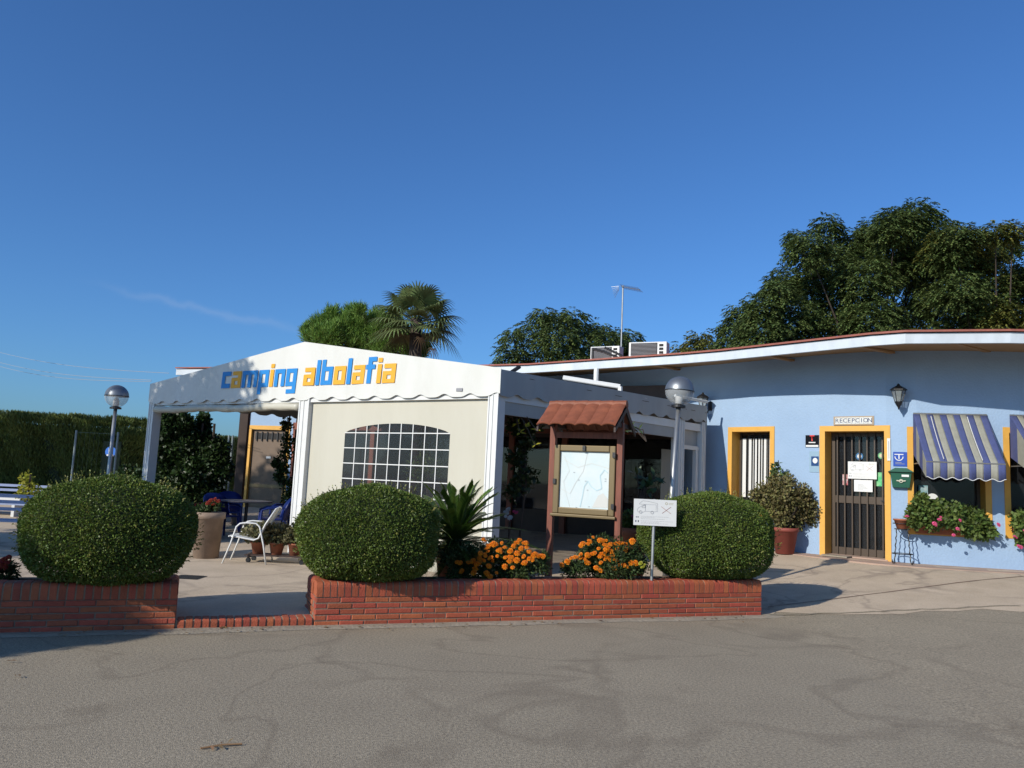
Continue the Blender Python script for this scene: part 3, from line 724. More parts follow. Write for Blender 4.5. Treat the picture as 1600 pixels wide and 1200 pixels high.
for ch in word:
    if ch == ' ': x += .42*sc; continue
    wd_, rs = rects(ch); mb = MB(); base = tz0+(tz1-tz0)*(x-tx0)/(tx1-tx0)
    for r0, s0_, r1, s1_ in rs:
        sh = .06    # slight slant
        vs = [(r0+s0_*sh, s0_), (r1+s0_*sh, s0_), (r1+s1_*sh, s1_), (r0+s1_*sh, s1_)]
        mb.prism([tuple((cL+gN*.012+gU*(x+a*sc))[:2])+(base+b_*hsc,) for a, b_ in vs], gN*.003)
    part('letter', mb, m_letblue if colmap[k] == 'b' else m_letor, T, world=True)
    x += (wd_+gap)*sc; k += 1

# white pipes seen between the tent and the building eave
mb = MB(); a = at(880, 590, 17.2); b = at(969, 604, 16.9); c = at(969, 612, 16.9); mb.tube([a, b], .05, 6); mb.tube([b, c], .05, 6)
p1 = at(932, 576, 17.6); p2 = at(931, 600, 17.6); mb.tube([p1, p2], .055, 8)
single('rain_pipe', mb, m_whitemetal, 'white rain pipe and rail between the tent top and the building eave', 'pipe')
mb = MB(); a = at(1055, 618, 16.2); b = at(1105, 628, 16.9); mb.tube([a, b], .03, 6)
single('rain_pipe', mb, m_whitemetal, 'short white rail behind the globe lamp at the tent end near the wall lantern', 'pipe')
mb = MB(); mb.tube([at(797, 583, 12.9), at(812, 573, 13.0)], .035, 6); single('iron_bracket', mb, m_black, 'short black iron arm rising from the near top corner of the tent', 'bracket')

# ------------------------------------------------------------------ air conditioners and aerial on the roof
def aircon(label, pc, wd_, h, dp, rz):
    t = thing('air_conditioner', label, 'air conditioner', pc, rz, 'air conditioners on the roof')
    mb = MB(); mb.box((0, 0, h/2+.06), (wd_, dp, h)); mb.box((-wd_*.3, 0, .03), (.06, dp, .06)); mb.box((wd_*.3, 0, .03), (.06, dp, .06)); part('casing', mb, m_whitemetal, t, bevel=.012)
    mb = MB(); mb.box((-.09, -dp/2-.006, h/2+.06), (wd_*.7, .012, h*.86)); g = part('grille', mb, m_room, t)
    for i in range(10):
        mb = MB(); mb.box((-.09, -dp/2-.016, .06+h*.09+i*h*.09), (wd_*.68, .008, .01)); part('grille_bar', mb, m_ink, g)
    for k in range(3):
        mb = MB(); mb.box((wd_*.36, -dp/2-.006, .06+h*(.25+.25*k)), (.1, .012, h*.16)); part('vent', mb, m_room, t)
    return t
q = at(948, 561, 20.5); aircon('air conditioner with a dark bracket in front, the left one by the roof aerial', (q.x, q.y, q.z-.08), .8, .33, .3, -.5)
q = at(1014, 557, 19.6); aircon('air conditioner with three small vents, the right one on the flat roof', (q.x, q.y, q.z-.08), .95, .36, .32, -.42)
mb = MB(); a = at(926, 545, 20); b = at(968, 560, 19.7); c = at(945, 550, 19.9); mb.tube([a, c, b], .03, 6); mb.tube([at(926, 560, 20), a], .03, 6); mb.tube([at(945, 543, 20), at(972, 556, 19.8)], .03, 6)
single('iron_bracket', mb, m_black, 'black iron bars leaning in front of the left air conditioner', 'bracket')
t = at(972, 446, 21); bse = at(970, 560, 21)
A = thing('roof_aerial', 'thin television aerial on a tall mast behind the air conditioners', 'aerial', (bse.x, bse.y, bse.z-.2))
mb = MB(); mb.tube([bse-Vector((0, 0, .2)), Vector((bse.x, bse.y, t.z))], .022, 6); part('mast', mb, m_steel, A, world=True)
mb = MB(); e = at(1000, 453, 20.4); top = Vector((bse.x-.05, bse.y, t.z-.03)); mb.tube([top, e], .011, 5)
dv = (e-top).normalized(); sd_ = dv.cross(Vector((0, 0, 1))).normalized()
for i in range(12):
    p = top.lerp(e, (i+1)/12); l = .1; mb.tube([p+sd_*l+Vector((0, 0, .05)), p-sd_*l-Vector((0, 0, .05))], .005, 4)
for k in range(6): mb.tube([top+sd_*.05+Vector((-.02, 0, -.02*k)), top+Vector((-.25+.02*k, .1, -.06*k))], .005, 4)
part('antenna', mb, m_steel, A, world=True)

# ------------------------------------------------------------------ foliage builders
def ell_leaves(n, c, r, p=2.0, inset=0., up=0.):
    """points + normals on a superellipsoid"""
    dn = rdir(n); k = (np.abs(dn)**p).sum(1)**(-1/p); P = dn*k[:, None]
    Nn = nrm(np.sign(P)*np.abs(P)**(p-1)/np.asarray(r))
    P = P*np.asarray(r)*(1-inset*RNG.random(n)[:, None]) + np.asarray(c)
    return P, Nn
def clipped_bush(label, px0, px1, py0, py1, Y, dep, seed, n=76000, squash=2.25):
    l = at(px0, (py0+py1)/2, Y); r = at(px1, (py0+py1)/2, Y); tp = at((px0+px1)/2, py0, Y); bt = at((px0+px1)/2, py1, Y-.1)
    cx, cz = (l.x+r.x)/2, (tp.z+bt.z)/2; hw, hz = (r.x-l.x)/2, (tp.z-bt.z)/2
    return bush_at(label, (cx, Y, cz), (hw, dep, hz), n, squash)
def bush_at(label, c, r, n, squash=2.5):
    t = thing('clipped_bush', label, 'bush', (c[0], c[1], c[2]-r[2]), 0, 'round clipped box bushes')
    ang = math.atan2(PU.y, PU.x)*.8; ca, sa = math.cos(ang), math.sin(ang)
    P, Nn = ell_leaves(n*3, (0, 0, 0), r, squash, .03)
    q_ = P/np.array(r); gsc = np.linalg.norm(nrm(np.sign(q_)*np.abs(q_)**(squash-1))/np.array(r), axis=1)*np.linalg.norm(q_, axis=1)**2.5
    keep = RNG.choice(n*3, n, replace=False, p=gsc/gsc.sum()); P = P[keep]; Nn = Nn[keep]
    lump = .035*(np.sin(P[:, 0]*5+P[:, 2]*3.1)+np.sin(P[:, 2]*7+P[:, 1]*4)+np.sin(P[:, 0]*11+1.3)*.6)+RNG.normal(size=n)*.012
    P = P+Nn*lump[:, None]*.6-Nn*.02
    A = nrm(Nn*.75+rdir(n)*.75); N2 = nrm(Nn*.4+rdir(n))
    rot = np.array([[ca, -sa, 0], [sa, ca, 0], [0, 0, 1]])
    P = P@rot.T; A = A@rot.T; N2 = N2@rot.T; P[:, 2] += r[2]
    me = leaves('foliage', P, A, N2, RNG.uniform(.015, .029, n), RNG.uniform(.01, .017, n), m_box)
    part('foliage', me, None, t)
    k = 300; P2, N3 = ell_leaves(k, (0, 0, 0), r, squash, .02); P2 = P2@rot.T; P2[:, 2] += r[2]; N3 = N3@rot.T
    C = []; A3 = []
    for q_ in range(4):
        C.append(P2+N3*(.0+.013*q_)+np.array([0, 0, .006*q_])); A3.append(nrm(N3+rdir(k)*.6))
    part('shoots', leaves('shoots', np.concatenate(C), np.concatenate(A3), rdir(4*k), .026, .014, m_boxshoot), None, t)
    mb = MB(); q = 28; vs = []; fs = []
    for i in range(q+1):
        th = math.pi*i/q
        for k in range(36):
            ph = 2*math.pi*k/36; dv = np.array([math.sin(th)*math.cos(ph), math.sin(th)*math.sin(ph), math.cos(th)])
            kk = (np.abs(dv)**squash).sum()**(-1/squash); v = rot@(dv*kk*(np.array(r)-.1)); vs.append((v[0], v[1], v[2]+r[2]))
    for i in range(q):
        for k in range(36): fs.append((i*36+k, i*36+(k+1) % 36, (i+1)*36+(k+1) % 36, (i+1)*36+k))
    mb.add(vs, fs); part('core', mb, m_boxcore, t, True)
    mb = MB()
    for k in range(5):
        a = k*1.3; mb.tube([(.05*math.cos(a), .05*math.sin(a), -.25), (.3*math.cos(a), .2*math.sin(a), .25)], .018, 6)
    part('stem', mb, m_bark, t)
    return t
clipped_bush('large round clipped bush on the left brick planter', 46, 303, 744, 917, 8.0, .73, 1)
clipped_bush('round clipped bush on the left end of the middle planter, beside the cycad', 464, 691, 758, 912, 9.0, .72, 2)
clipped_bush('round clipped bush on the right end of the middle planter, behind the motorhome sign', 994, 1220, 769, 908, 10.62, .62, 3)

def tree(name, label, cat, base, blobs, mleaf, n_per=330, leafl=.26, leafw=.1, trunk=.22, group=None, dens=1., m2=None, pin=8, limbs=True, droop=.5):
    """blobs: list of (x,y,z,r)"""
    t = thing(name, label, cat, base, 0, group)
    mb = MB(); bx = Vector(base); top = Vector((sum(b[0] for b in blobs)/len(blobs), sum(b[1] for b in blobs)/len(blobs), max(b[2] for b in blobs)-1))
    fork = bx.lerp(top, .35)+Vector((.1, .1, 0)); mb.tube([bx-Vector((0, 0, .2)), bx.lerp(fork, .5)+Vector((.08, 0, 0)), fork], [trunk*1.15, trunk*.95, trunk*.85], 10)
    if limbs:
        for b in blobs:
            e = Vector(b[:3]); m_ = fork.lerp(e, .5)+Vector((random.uniform(-.2, .2), random.uniform(-.2, .2), random.uniform(-.1, .3)))
            mb.tube([fork, m_, e], [trunk*.3, trunk*.13, trunk*.04], 6, False)
    part('trunk', mb, m_bark, t, True, world=True)
    Cs, As, Ns = [], [], []
    for b in blobs:
        n = int(n_per*dens*(b[3]**2)); 
        dn = rdir(n); rad = b[3]*(RNG.random(n)**.35)*RNG.uniform(.75, 1.12, n)
        dn[:, 2] *= .8
        P = dn*rad[:, None]+np.array(b[:3])
        out = dn.copy(); out[:, 2] = out[:, 2]*.3-.15; out = nrm(out+rdir(n)*.45)
        # pinnate sprays: leaflets in two ranks along an arching rib
        for k in range(pin):
            s = (k//2+1)/(pin/2); side = 1 if k % 2 else -1
            lat = nrm(np.cross(out, [0, 0, 1]))
            L_ = leafl*1.5
            C = P+out*(s*L_)[..., None] if False else P+out*(s*L_)
            C[:, 2] -= droop*L_*s*s
            a = nrm(lat*side*.8+out*.6+np.array([0, 0, -.45])+rdir(n)*.2)
            Cs.append(C); As.append(a); Ns.append(nrm(np.array([0, 0, 1])+rdir(n)*.5))
    C = np.concatenate(Cs); A_ = np.concatenate(As); N_ = np.concatenate(Ns); n = len(C)
    C = C-np.array(base)
    if m2:
        sel = m2[1](C+np.array(base)); 
        part('crown', leaves('crown', C[~sel], A_[~sel], N_[~sel], RNG.uniform(.7, 1.2, (~sel).sum())*leafl, leafw, mleaf), None, t)
        part('crown', leaves('crown', C[sel], A_[sel], N_[sel], RNG.uniform(.7, 1.2, sel.sum())*leafl, leafw, m2[0]), None, t, label='yellowing part of the crown')
    else:
        part('crown', leaves('crown', C, A_, N_, RNG.uniform(.7, 1.2, n)*leafl, leafw, mleaf), None, t)
    return t
def pxblobs(lst, Y, jit=1.0, rs=1.0):
    out = []
    for x, y, r in lst:
        p = at(x, y, Y+random.uniform(-jit, jit)); out.append((p.x, p.y, p.z, r*rs*Y/F_PX))
    return out
# big tree behind the building (right), made of two trees
bl = pxblobs([(1430,338,34),(1400,352,36),(1455,365,38),(1370,365,34),(1335,385,40),(1293,352,22),(1262,388,34),(1245,372,18),(1300,410,42),(1400,410,48),(1440,430,46),(1350,440,48),
   (1230,438,34),(1265,450,40),(1215,455,24),(1190,478,26),(1160,492,26),(1145,515,24),(1190,520,40),(1240,500,44),(1300,495,48),(1360,500,46),(1420,490,40),(1240,545,40),(1170,550,30),(1310,550,42),(1380,550,40),(1135,540,20),(1440,400,40)], 27, 1.6)
tree('broadleaf_tree', 'tallest dark green tree behind the flat roof at the right', 'tree', (bl[9][0], 27.5, .3), bl, m_tree, 900, .135, .054, .3, 'trees behind the building')
bl = pxblobs([(1490,372,34),(1520,382,30),(1478,398,36),(1510,415,36),(1555,362,22),(1582,362,20),(1570,388,24),(1545,400,24),(1600,430,30),(1560,440,40),(1500,455,40),(1460,470,36),(1540,490,44),(1590,480,44),(1490,520,44),(1560,530,44),(1640,440,50),(1640,520,50),(1440,540,34),(1610,560,40),(1690,480,50),(1740,500,50)], 25.5, 1.4)
tree('broadleaf_tree', 'tree with slightly yellowing foliage at the far right behind the flat roof', 'tree', (bl[9][0], 26, .3), bl, m_tree, 900, .135, .054, .28, 'trees behind the building', m2=(m_treey, lambda C: (np.sin(C[:, 0]*1.7)+np.sin(C[:, 2]*2.1+C[:, 1])+RNG.normal(size=len(C))*.5) > .5))
bl = pxblobs([(848,492,18),(870,500,24),(895,498,22),(830,520,28),(800,522,14),(800,548,22),(870,530,34),(910,525,28),(840,560,30),(890,565,34),(935,515,18),(950,530,24),(790,568,16),(930,560,30)], 36, 1.5)
tree('broadleaf_tree', 'dark green tree behind the left air conditioner', 'tree', (bl[6][0], 36, .2), bl, m_tree, 330, .2, .075, .3, 'trees behind the building')
bl = pxblobs([(968,522,14),(985,528,16),(972,545,22),(995,545,14),(1000,560,20)], 37, 1)
tree('broadleaf_tree', 'small tree crown just right of the aerial mast', 'tree', (bl[2][0], 37, .2), bl, m_tree, 380, .2, .075, .2, 'trees behind the building')
bl = pxblobs([(1095,525,14),(1085,540,18),(1108,540,18),(1060,548,14),(1120,552,18),(1075,560,18)], 31, 1)
tree('broadleaf_tree', 'low leafy tree top between the right air conditioner and the tall tree', 'tree', (bl[1][0], 31, .2), bl, m_treey, 420, .18, .07, .18, 'trees behind the building')
# off-frame trees at the left that shade the terrace and the tent corner
def toward_sun(p, dist):
    return (p[0]-TRAVEL.x*math.cos(SUN_EL)*dist, p[1]-TRAVEL.y*math.cos(SUN_EL)*dist, p[2]+math.sin(SUN_EL)*dist)
bl = []
for px, py, Y, dist, r in ((255, 600, 16.8, 11, .55), (285, 615, 16.6, 10.5, .5), (320, 598, 16.2, 11.5, .5), (355, 585, 15.9, 11.5, .45), (385, 580, 15.7, 12, .4), (300, 640, 16.6, 10.5, .6), (400, 610, 15.5, 12, .4), (380, 630, 15.7, 11.5, .35), (340, 612, 16, 11, .35), (240, 625, 16.8, 10, .6), (245, 690, 17, 10, .9), (60, 800, 14, 10, .9), (10, 790, 14, 9.5, 1.0), (-60, 800, 14, 10, 1.1), (20, 830, 13, 10, .9), (180, 740, 15, 10, .9), (120, 760, 15, 10, .9), (60, 760, 16, 11, .9)):
    q = toward_sun(at(px, py, Y), dist); bl.append((*q, r))
tree('broadleaf_tree', 'leafy tree standing left of the view beside the terrace', 'tree', (-16, 8.6, 0), bl, m_tree, 300, .2, .09, .22, 'trees left of the terrace')
for lab_, cl, bx_ in (('outermost large leafy tree out of view left of the hedge', ((0, 745), (60, 760), (30, 700), (90, 720), (-60, 740), (-60, 700)), (-24.5, 14, 0)), ('middle large leafy tree out of view left of the hedge', ((130, 700), (150, 750), (200, 760), (215, 700), (170, 720)), (-21, 15.5, 0)), ('large leafy tree out of view nearest to the tent', ((260, 700), (300, 740), (340, 720), (330, 690), (370, 720), (270, 760)), (-15.5, 16.5, 0))):
    bl = []
    for px, py in cl:
        q = toward_sun(at(px, py, 28 if px < 250 else 22), 14.5); bl.append((*q, 1.35 if px < 250 else 1.0))
    tree('broadleaf_tree', lab_, 'tree', bx_, bl, m_tree, 75, .3, .13, .25, 'trees left of the terrace', limbs=False)
bl = []
for x, y, z, r in ((-4.9, 6.6, .2, .8), (-4.3, 7.1, .5, .55), (-4.1, 7.2, .1, .45), (-5.6, 6.2, 0, .9), (-5.2, 7.4, .7, .7), (-4.9, 7.0, .9, .6), (-6.2, 6.6, .6, .9), (-4.3, 6.75, 0, .45)):
    q = toward_sun((x-.42, y-.1, z), 7.2); bl.append((*q, r))
tree('broadleaf_tree', 'round orange tree standing left of the view by the road', 'tree', (-10.0, 2.0, 0), bl, m_tree, 1500, .12, .07, .1, 'trees left of the terrace')

# pine
def tufts(name, label, base, blobs, n_per, L, W, m, upb=.8):
    t = thing(name, label, 'tree', base); mb = MB(); mb.tube([base, (base[0], base[1], max(b[2] for b in blobs)-.8)], [.2, .08], 8)
    for b in blobs: mb.tube([(base[0], base[1], b[2]-b[3]*1.4), b[:3]], [.05, .02], 5)
    part('trunk', mb, m_bark, t, True, world=True); Cs, As = [], []
    for b in blobs:
        k = int(n_per*b[3]**2); dn = rdir(k); P = dn*(b[3]*RNG.uniform(.3, 1, k))[:, None]+np.array(b[:3])
        for j in range(14):
            Cs.append(P+RNG.normal(size=(k, 3))*.02+np.array([0, 0, .05])*(j % 5)*upb); As.append(nrm(dn*.5+np.array([0, 0, upb])+rdir(k)*.75))
    C = np.concatenate(Cs)-np.array(base); A_ = np.concatenate(As)
    part('crown', leaves('crown', C, A_, rdir(len(C)), L, W, m), None, t); return t
bl = pxblobs([(480,520,10),(500,512,16),(520,500,18),(553,495,16),(562,488,9),(545,515,24),(500,530,18),(580,515,22),(520,530,24),(600,520,26),(620,530,24),(560,540,26),(640,545,20),(650,555,16),(600,548,26),(590,500,14),(615,508,16),(478,532,8),(660,550,10)], 30, .6)
tufts('pine_tree', 'bright green pine crown rising behind the tent gable, left of the palm', (bl[7][0], 30, .2), bl, 900, .24, .022, m_pine)
# fan palm
pc = at(650, 503, 28); pb = (pc.x+.2, 28, .2)
PT = thing('fan_palm', 'fan palm with drooping leaves behind the tent, right of the pine', 'tree', pb)
mb = MB(); mb.tube([pb, (pc.x+.1, 28, pc.z*.5), (pc.x, 28, pc.z+.1)], [.3, .26, .2], 12); part('trunk', mb, m_bark, PT, True, world=True)
def fan(center, out, size, m, nbl=22, droop=.5, name='frond'):
    o = Vector(out).normalized(); lat = o.cross(Vector((0, 0, 1))); lat.normalize(); upv = lat.cross(o)
    C, A_, N_, LL = [], [], [], []; mb = MB()
    hub = Vector(center)
    for k in range(nbl):
        a = -2.0+4.0*k/(nbl-1); dv = (o*math.cos(a)+lat*math.sin(a)).normalized(); l = size*(1-.12*abs(a))
        sgm = 4; p = hub.copy(); w_ = .04*size
        pts = [hub+dv*l*q/sgm+Vector((0, 0, -droop*l*(q/sgm)**2.6))+upv*(.1*size*math.cos(a*1.2)*(q/sgm)) for q in range(sgm+1)]
        s_ = dv.cross(upv).normalized()
        vs = []; fs = []
        for q, pt in enumerate(pts):
            ww = w_*[.25, .9, 1, .55, .05][q]; vs += [pt-s_*ww, pt+s_*ww]
            if q: fs.append((2*q-2, 2*q-1, 2*q+1, 2*q))
        mb.add(vs, fs)
    return mb
for i in range(36):
    a = i*2.399; el = 1.35-1.9*(i/36); st = .85+.1*random.random()
    dv = Vector((math.cos(a)*math.cos(el), math.sin(a)*math.cos(el)*.9, math.sin(el)))
    h = Vector((pc.x, 28, pc.z))+dv*st; mb = fan(h, dv+Vector((0, 0, -.05)), random.uniform(.8, 1.1), m_palm, droop=random.uniform(.25, .6))
    mb.tube([(pc.x, 28, pc.z), h], .022, 5); part('frond', mb, m_palm, PT, world=True)
for k, (x, y) in enumerate(((657, 528), (677, 545), (688, 570))):
    p = at(x, y, 27.2); mb = fan(p, (.1, -.1, -1), .4, m_dry, 9, .9); part('frond', mb, m_dry, PT, world=True, label='dry brown hanging frond')

# hedge
def hedge(name, label, a, b, h, dep, n, L, m, zb=.1, topw=True):
    a = Vector(a); b = Vector(b); u = (b-a).normalized(); nn = Vector((u.y, -u.x, 0)); Ln = (b-a).length
    t = thing(name, label, 'hedge', ((a.x+b.x)/2, (a.y+b.y)/2, zb)); org = np.array(t.location)
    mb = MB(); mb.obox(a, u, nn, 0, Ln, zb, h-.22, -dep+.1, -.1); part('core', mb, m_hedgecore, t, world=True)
    x = RNG.random(n)*Ln; z = zb+RNG.random(n)**.9*(h-zb); top = RNG.random(n) < .3
    bul = .1*np.sin(x*2.1)+.07*np.sin(x*5.3+z*2)+.05*np.sin(z*6+x)
    hh = h+.06*np.sin(x*3.7)+.05*np.sin(x*9.1)
    y = np.where(top, -RNG.random(n)*dep, bul+RNG.normal(size=n)*.04); z = np.where(top, hh-.08+RNG.random(n)*.1, np.minimum(z, hh))
    P = np.array(a)+x[:, None]*np.array(u)+y[:, None]*np.array(nn); P[:, 2] = z
    A_ = nrm(np.array([0, 0, 1.])+np.where(top, .0, .45)[:, None]*np.array(nn)+rdir(n)*.55)
    part('foliage', leaves('foliage', P-org, A_, nrm(np.array(nn)+rdir(n)*.6), RNG.uniform(.6, 1.4, n)*L, L*.2, m), None, t)
    # feathery leaders on top
    k = 900; x = RNG.random(k)*Ln; C = []; A2 = []
    P0_ = np.array(a)+x[:, None]*np.array(u)-(RNG.random(k)*dep*.25)[:, None]*np.array(nn); P0_[:, 2] = h-.22+RNG.random(k)*.12
    for q in range(12):
        Q = P0_.copy(); Q[:, 2] += q*.03*RNG.uniform(.5, 1.3); C.append(Q); A2.append(nrm(np.array([0, 0, 1.])+rdir(k)*.5))
    C = np.concatenate(C); A2 = np.concatenate(A2)
    part('leader', leaves('leader', C-org, A2, rdir(len(C)), L*.9, L*.14, m), None, t)
    return t
hl = at(-160, 648, 27.5); hr = at(238, 650, 28.5)
hedge('cypress_hedge', 'tall clipped cypress hedge along the left edge of the terrace', (hl.x, hl.y, 0), (hr.x, hr.y, 0), at(100, 655, 28).z, 1.2, 62000, .16, m_hedge)
hl = at(196, 660, 26.5); hr = at(392, 690, 31)
hedge('cypress_hedge', 'darker cypress hedge seen through the open left bay of the tent', (hl.x, hl.y, 0), (hr.x, hr.y, 0), at(340, 690, 29).z, 1.2, 26000, .16, m_hedge)

def shrub(name, label, cat, c, r, n, L, W, m, group=None, stem=True, up=.2, parent=None, pname='foliage', base=None):
    P, Nn = ell_leaves(n, (0, 0, 0), r, 2.0, .75)
    lump = (np.sin(P[:, 0]*9/max(r[0], .1)+1)+np.sin(P[:, 2]*8/max(r[2], .1)+2)+np.sin(P[:, 1]*7/max(r[1], .1)))*.07
    P = P*(1+lump)[:, None]
    A_ = nrm(Nn*.6+rdir(n)*.8+np.array([0, 0, up])); me = leaves(pname, P+np.array(c)-(np.array(base) if base is not None else 0), A_, nrm(Nn+rdir(n)*.6+np.array([0, 0, .3])), RNG.uniform(.6, 1.25, n)*L, W, m)
    return me
def pot(mbz, r0, r1, h, m=m_terra):
    mb = MB(); mb.lathe([(0.001, 0), (r0, 0), (r1*.96, h*.86), (r1*1.06, h*.86), (r1*1.06, h), (r1*.95, h), (r1*.9, h*.88), (0.001, h*.88)], (0, 0, mbz), 24); return mb
# dark climber in the left bay
c = at(288, 735, 19.2); t = thing('climber', 'dark leafy climber filling the left side of the open tent bay', 'climbing plant', (c.x, c.y, .15))
mb = MB(); 
for k in range(5): mb.tube([(c.x-.7+k*.35, c.y, .1), (c.x-.6+k*.3, c.y+.1, 1.5), (c.x-.5+k*.28, c.y, 2.6)], .03, 5)
part('stem', mb, m_bark, t, world=True)
lst = []
for (x, y, r) in ((262, 665, 20), (285, 660, 14), (255, 700, 24), (290, 695, 28), (315, 668, 12), (325, 690, 16), (330, 720, 26), (265, 740, 30), (305, 740, 32), (345, 735, 18), (320, 770, 28), (280, 775, 30), (250, 765, 24), (200, 745, 16), (225, 750, 18), (350, 700, 8), (318, 655, 8), (268, 650, 8)):
    p = at(x, y, 19.2+random.uniform(-.3, .3)); rr = r*19.2/F_PX; lst.append(shrub('x', '', '', p, (rr, rr*.8, rr), int(3800*rr*rr*5)+120, .11, .08, m_ivy))
def join_leaf(meshes, name, org):
    V = np.concatenate([np.array([v.co for v in []]).reshape(0, 3)]+[get_co(m) for m in meshes]); n = len(V)//4
    me = bpy.data.meshes.new(name); me.vertices.add(4*n); me.vertices.foreach_set('co', (V-np.array(org)).ravel()); me.loops.add(4*n); me.loops.foreach_set('vertex_index', np.arange(4*n, dtype=np.int32))
    me.polygons.add(n); me.polygons.foreach_set('loop_start', np.arange(0, 4*n, 4, dtype=np.int32)); me.update(calc_edges=True); me.materials.append(meshes[0].materials[0])
    for m in meshes: bpy.data.meshes.remove(m)
    return me
def get_co(m):
    a = np.empty(len(m.vertices)*3); m.vertices.foreach_get('co', a); return a.reshape(-1, 3)
part('foliage', join_leaf(lst, 'foliage', t.location), None, t)
# ivy at the right of the brown door
c = at(444, 720, 17.8); t = thing('climber', 'green climber hanging beside the white middle post over the ochre door frame', 'climbing plant', (c.x, c.y, .3))
mb = MB(); mb.tube([(c.x+.1, c.y, .2), (c.x, c.y, 1.5), (c.x+.05, c.y, 2.8)], .02, 5); part('stem', mb, m_bark, t, world=True)
lst = []
for (x, y, r) in ((447, 665, 9), (450, 690, 10), (446, 710, 11), (442, 735, 10), (436, 745, 8), (448, 755, 12), (450, 780, 9), (432, 725, 6)):
    p = at(x, y, 17.8); rr = r*17.8/F_PX; lst.append(shrub('x', '', '', p, (rr, rr*.8, rr*1.3), 150, .085, .06, m_ivy))
part('foliage', join_leaf(lst, 'foliage', t.location), None, t)

# ------------------------------------------------------------------ plants at the planter
def marigold_bed(label, spots, Y, org_px):
    o = at(*org_px, Y); t = thing('marigold_plant', label, 'flowers', (o.x, o.y, .3)); org = np.array(t.location); lst = []; fl = []
    for x, y, r in spots:
        p = at(x, y, Y+random.uniform(-.1, .12)); rr = r*Y/F_PX; lst.append(shrub('x', '', '', p, (rr, .12, rr), int(9000*rr*rr*4.5)+90, .045, .017, m_gera_d))
    part('foliage', join_leaf(lst, 'foliage', org), None, t)
    return t, org
m_gera_d = leafmat('marigold_leaf', (.05, .085, .022), .6, .5, .25)
m_gera_t = leafmat('marigold_leaf_dry', (.2, .19, .09), .7, .4, .25)
FL = MB()
for ring, (rr_, zz, nn_) in enumerate(((.028, 0, 9), (.02, .008, 8), (.012, .014, 6))):
    for k in range(nn_):
        a = 2*math.pi*(k+.5*ring)/nn_; c_, s_ = math.cos(a), math.sin(a); w_ = rr_*.42
        FL.add([(c_*.003, s_*.003, zz), (c_*rr_*.7-s_*w_, s_*rr_*.7+c_*w_, zz+.006), (c_*rr_*1.1, s_*rr_*1.1, zz+.001), (c_*rr_*.7+s_*w_, s_*rr_*.7-c_*w_, zz+.006)], [(0, 1, 2, 3)])
FLM = FL.mesh('flower', m_orange); FLP = FL.mesh('flower', m_pink); FLR = FL.mesh('flower', m_darkred); FLY = FL.mesh('flower', m_yellowgreen)
def flowers(t, pts, me, s=1.0):
    for p in pts:
        o_ = bpy.data.objects.new('flower', me); COL.objects.link(o_); o_.parent = t; o_.location = Vector(p)-Vector(t.location)
        v = Vector((random.uniform(-.6, .4), random.uniform(-1.2, -.3), random.uniform(.3, 1.2))); o_.rotation_euler = v.to_track_quat('Z', 'Y').to_euler(); k = s*random.uniform(.6, 1.25); o_.scale = (k, k, k)
spots = [(700,870,16),(722,862,16),(745,868,18),(715,880,14),(740,875,18),(770,865,22),(800,868,22),(825,880,18),(845,885,14),(760,890,20),(790,892,20),(815,895,16),(735,898,14),(850,870,8),(710,898,10)]
t, org = marigold_bed('orange marigold clump in the middle planter left of the notice board', spots, 9.55, (785, 905))
pts = []
fpx = [(755,844),(762,852),(757,858),(775,852),(780,858),(765,862),(790,855),(797,860),(803,853),(815,848),(820,850),(798,870),(785,864),(778,868),(772,876),(750,872),(756,874),(748,880),(765,883),(790,885),(801,885),(762,896),(776,894),(768,902),(721,894),(717,880),(733,880),(740,878),(745,890),(753,865),(806,866),(812,858),(823,856),(829,861),(805,875),(820,868),(828,872),(835,868),(843,868),(832,876),(821,880),(812,842),(838,866),(848,869),(739,896),(785,848),(770,849),(799,878),(808,849),(766,871),(759,868),(788,872)]
for x, y in fpx:
    for _ in range(2 if random.random() < .45 else 1): pts.append(at(x+random.uniform(-3, 3), y+random.uniform(-2, 2), 9.4))
flowers(t, pts, FLM, 1.15)
spots = [(890,890,14),(905,885,16),(920,868,18),(940,860,24),(965,865,24),(990,868,20),(930,885,22),(955,888,22),(980,888,20),(1000,885,14),(945,875,22),(970,880,20)]
t, org = marigold_bed('orange marigold clump in the middle planter between notice board and right bush', spots, 10.0, (945, 905))
pts = []
for x, y in [(909,853),(916,848),(921,845),(926,840),(935,843),(941,844),(947,845),(945,852),(950,857),(962,849),(968,850),(964,856),(976,850),(985,846),(989,848),(978,859),(948,863),(942,865),(955,862),(957,868),(950,871),(939,870),(945,874),(926,868),(931,864),(921,870),(915,868),(906,872),(900,872),(893,872),(885,876),(879,882),(886,878),(911,874),(918,878),(938,878),(930,889),(939,892),(958,888),(964,884),(970,883),(976,882),(981,884),(985,880),(961,890),(992,880),(912,851),(953,851),(937,857),(961,873),(953,876),(905,868)]:
    for _ in range(2 if random.random() < .45 else 1): pts.append(at(x+random.uniform(-3, 3), y+random.uniform(-2, 2), 9.85))
flowers(t, pts, FLM, 1.15)
flowers(t, [at(1004, 886, 9.8), at(1007, 882, 9.8), at(1001, 880, 9.8)], FLY, .9)
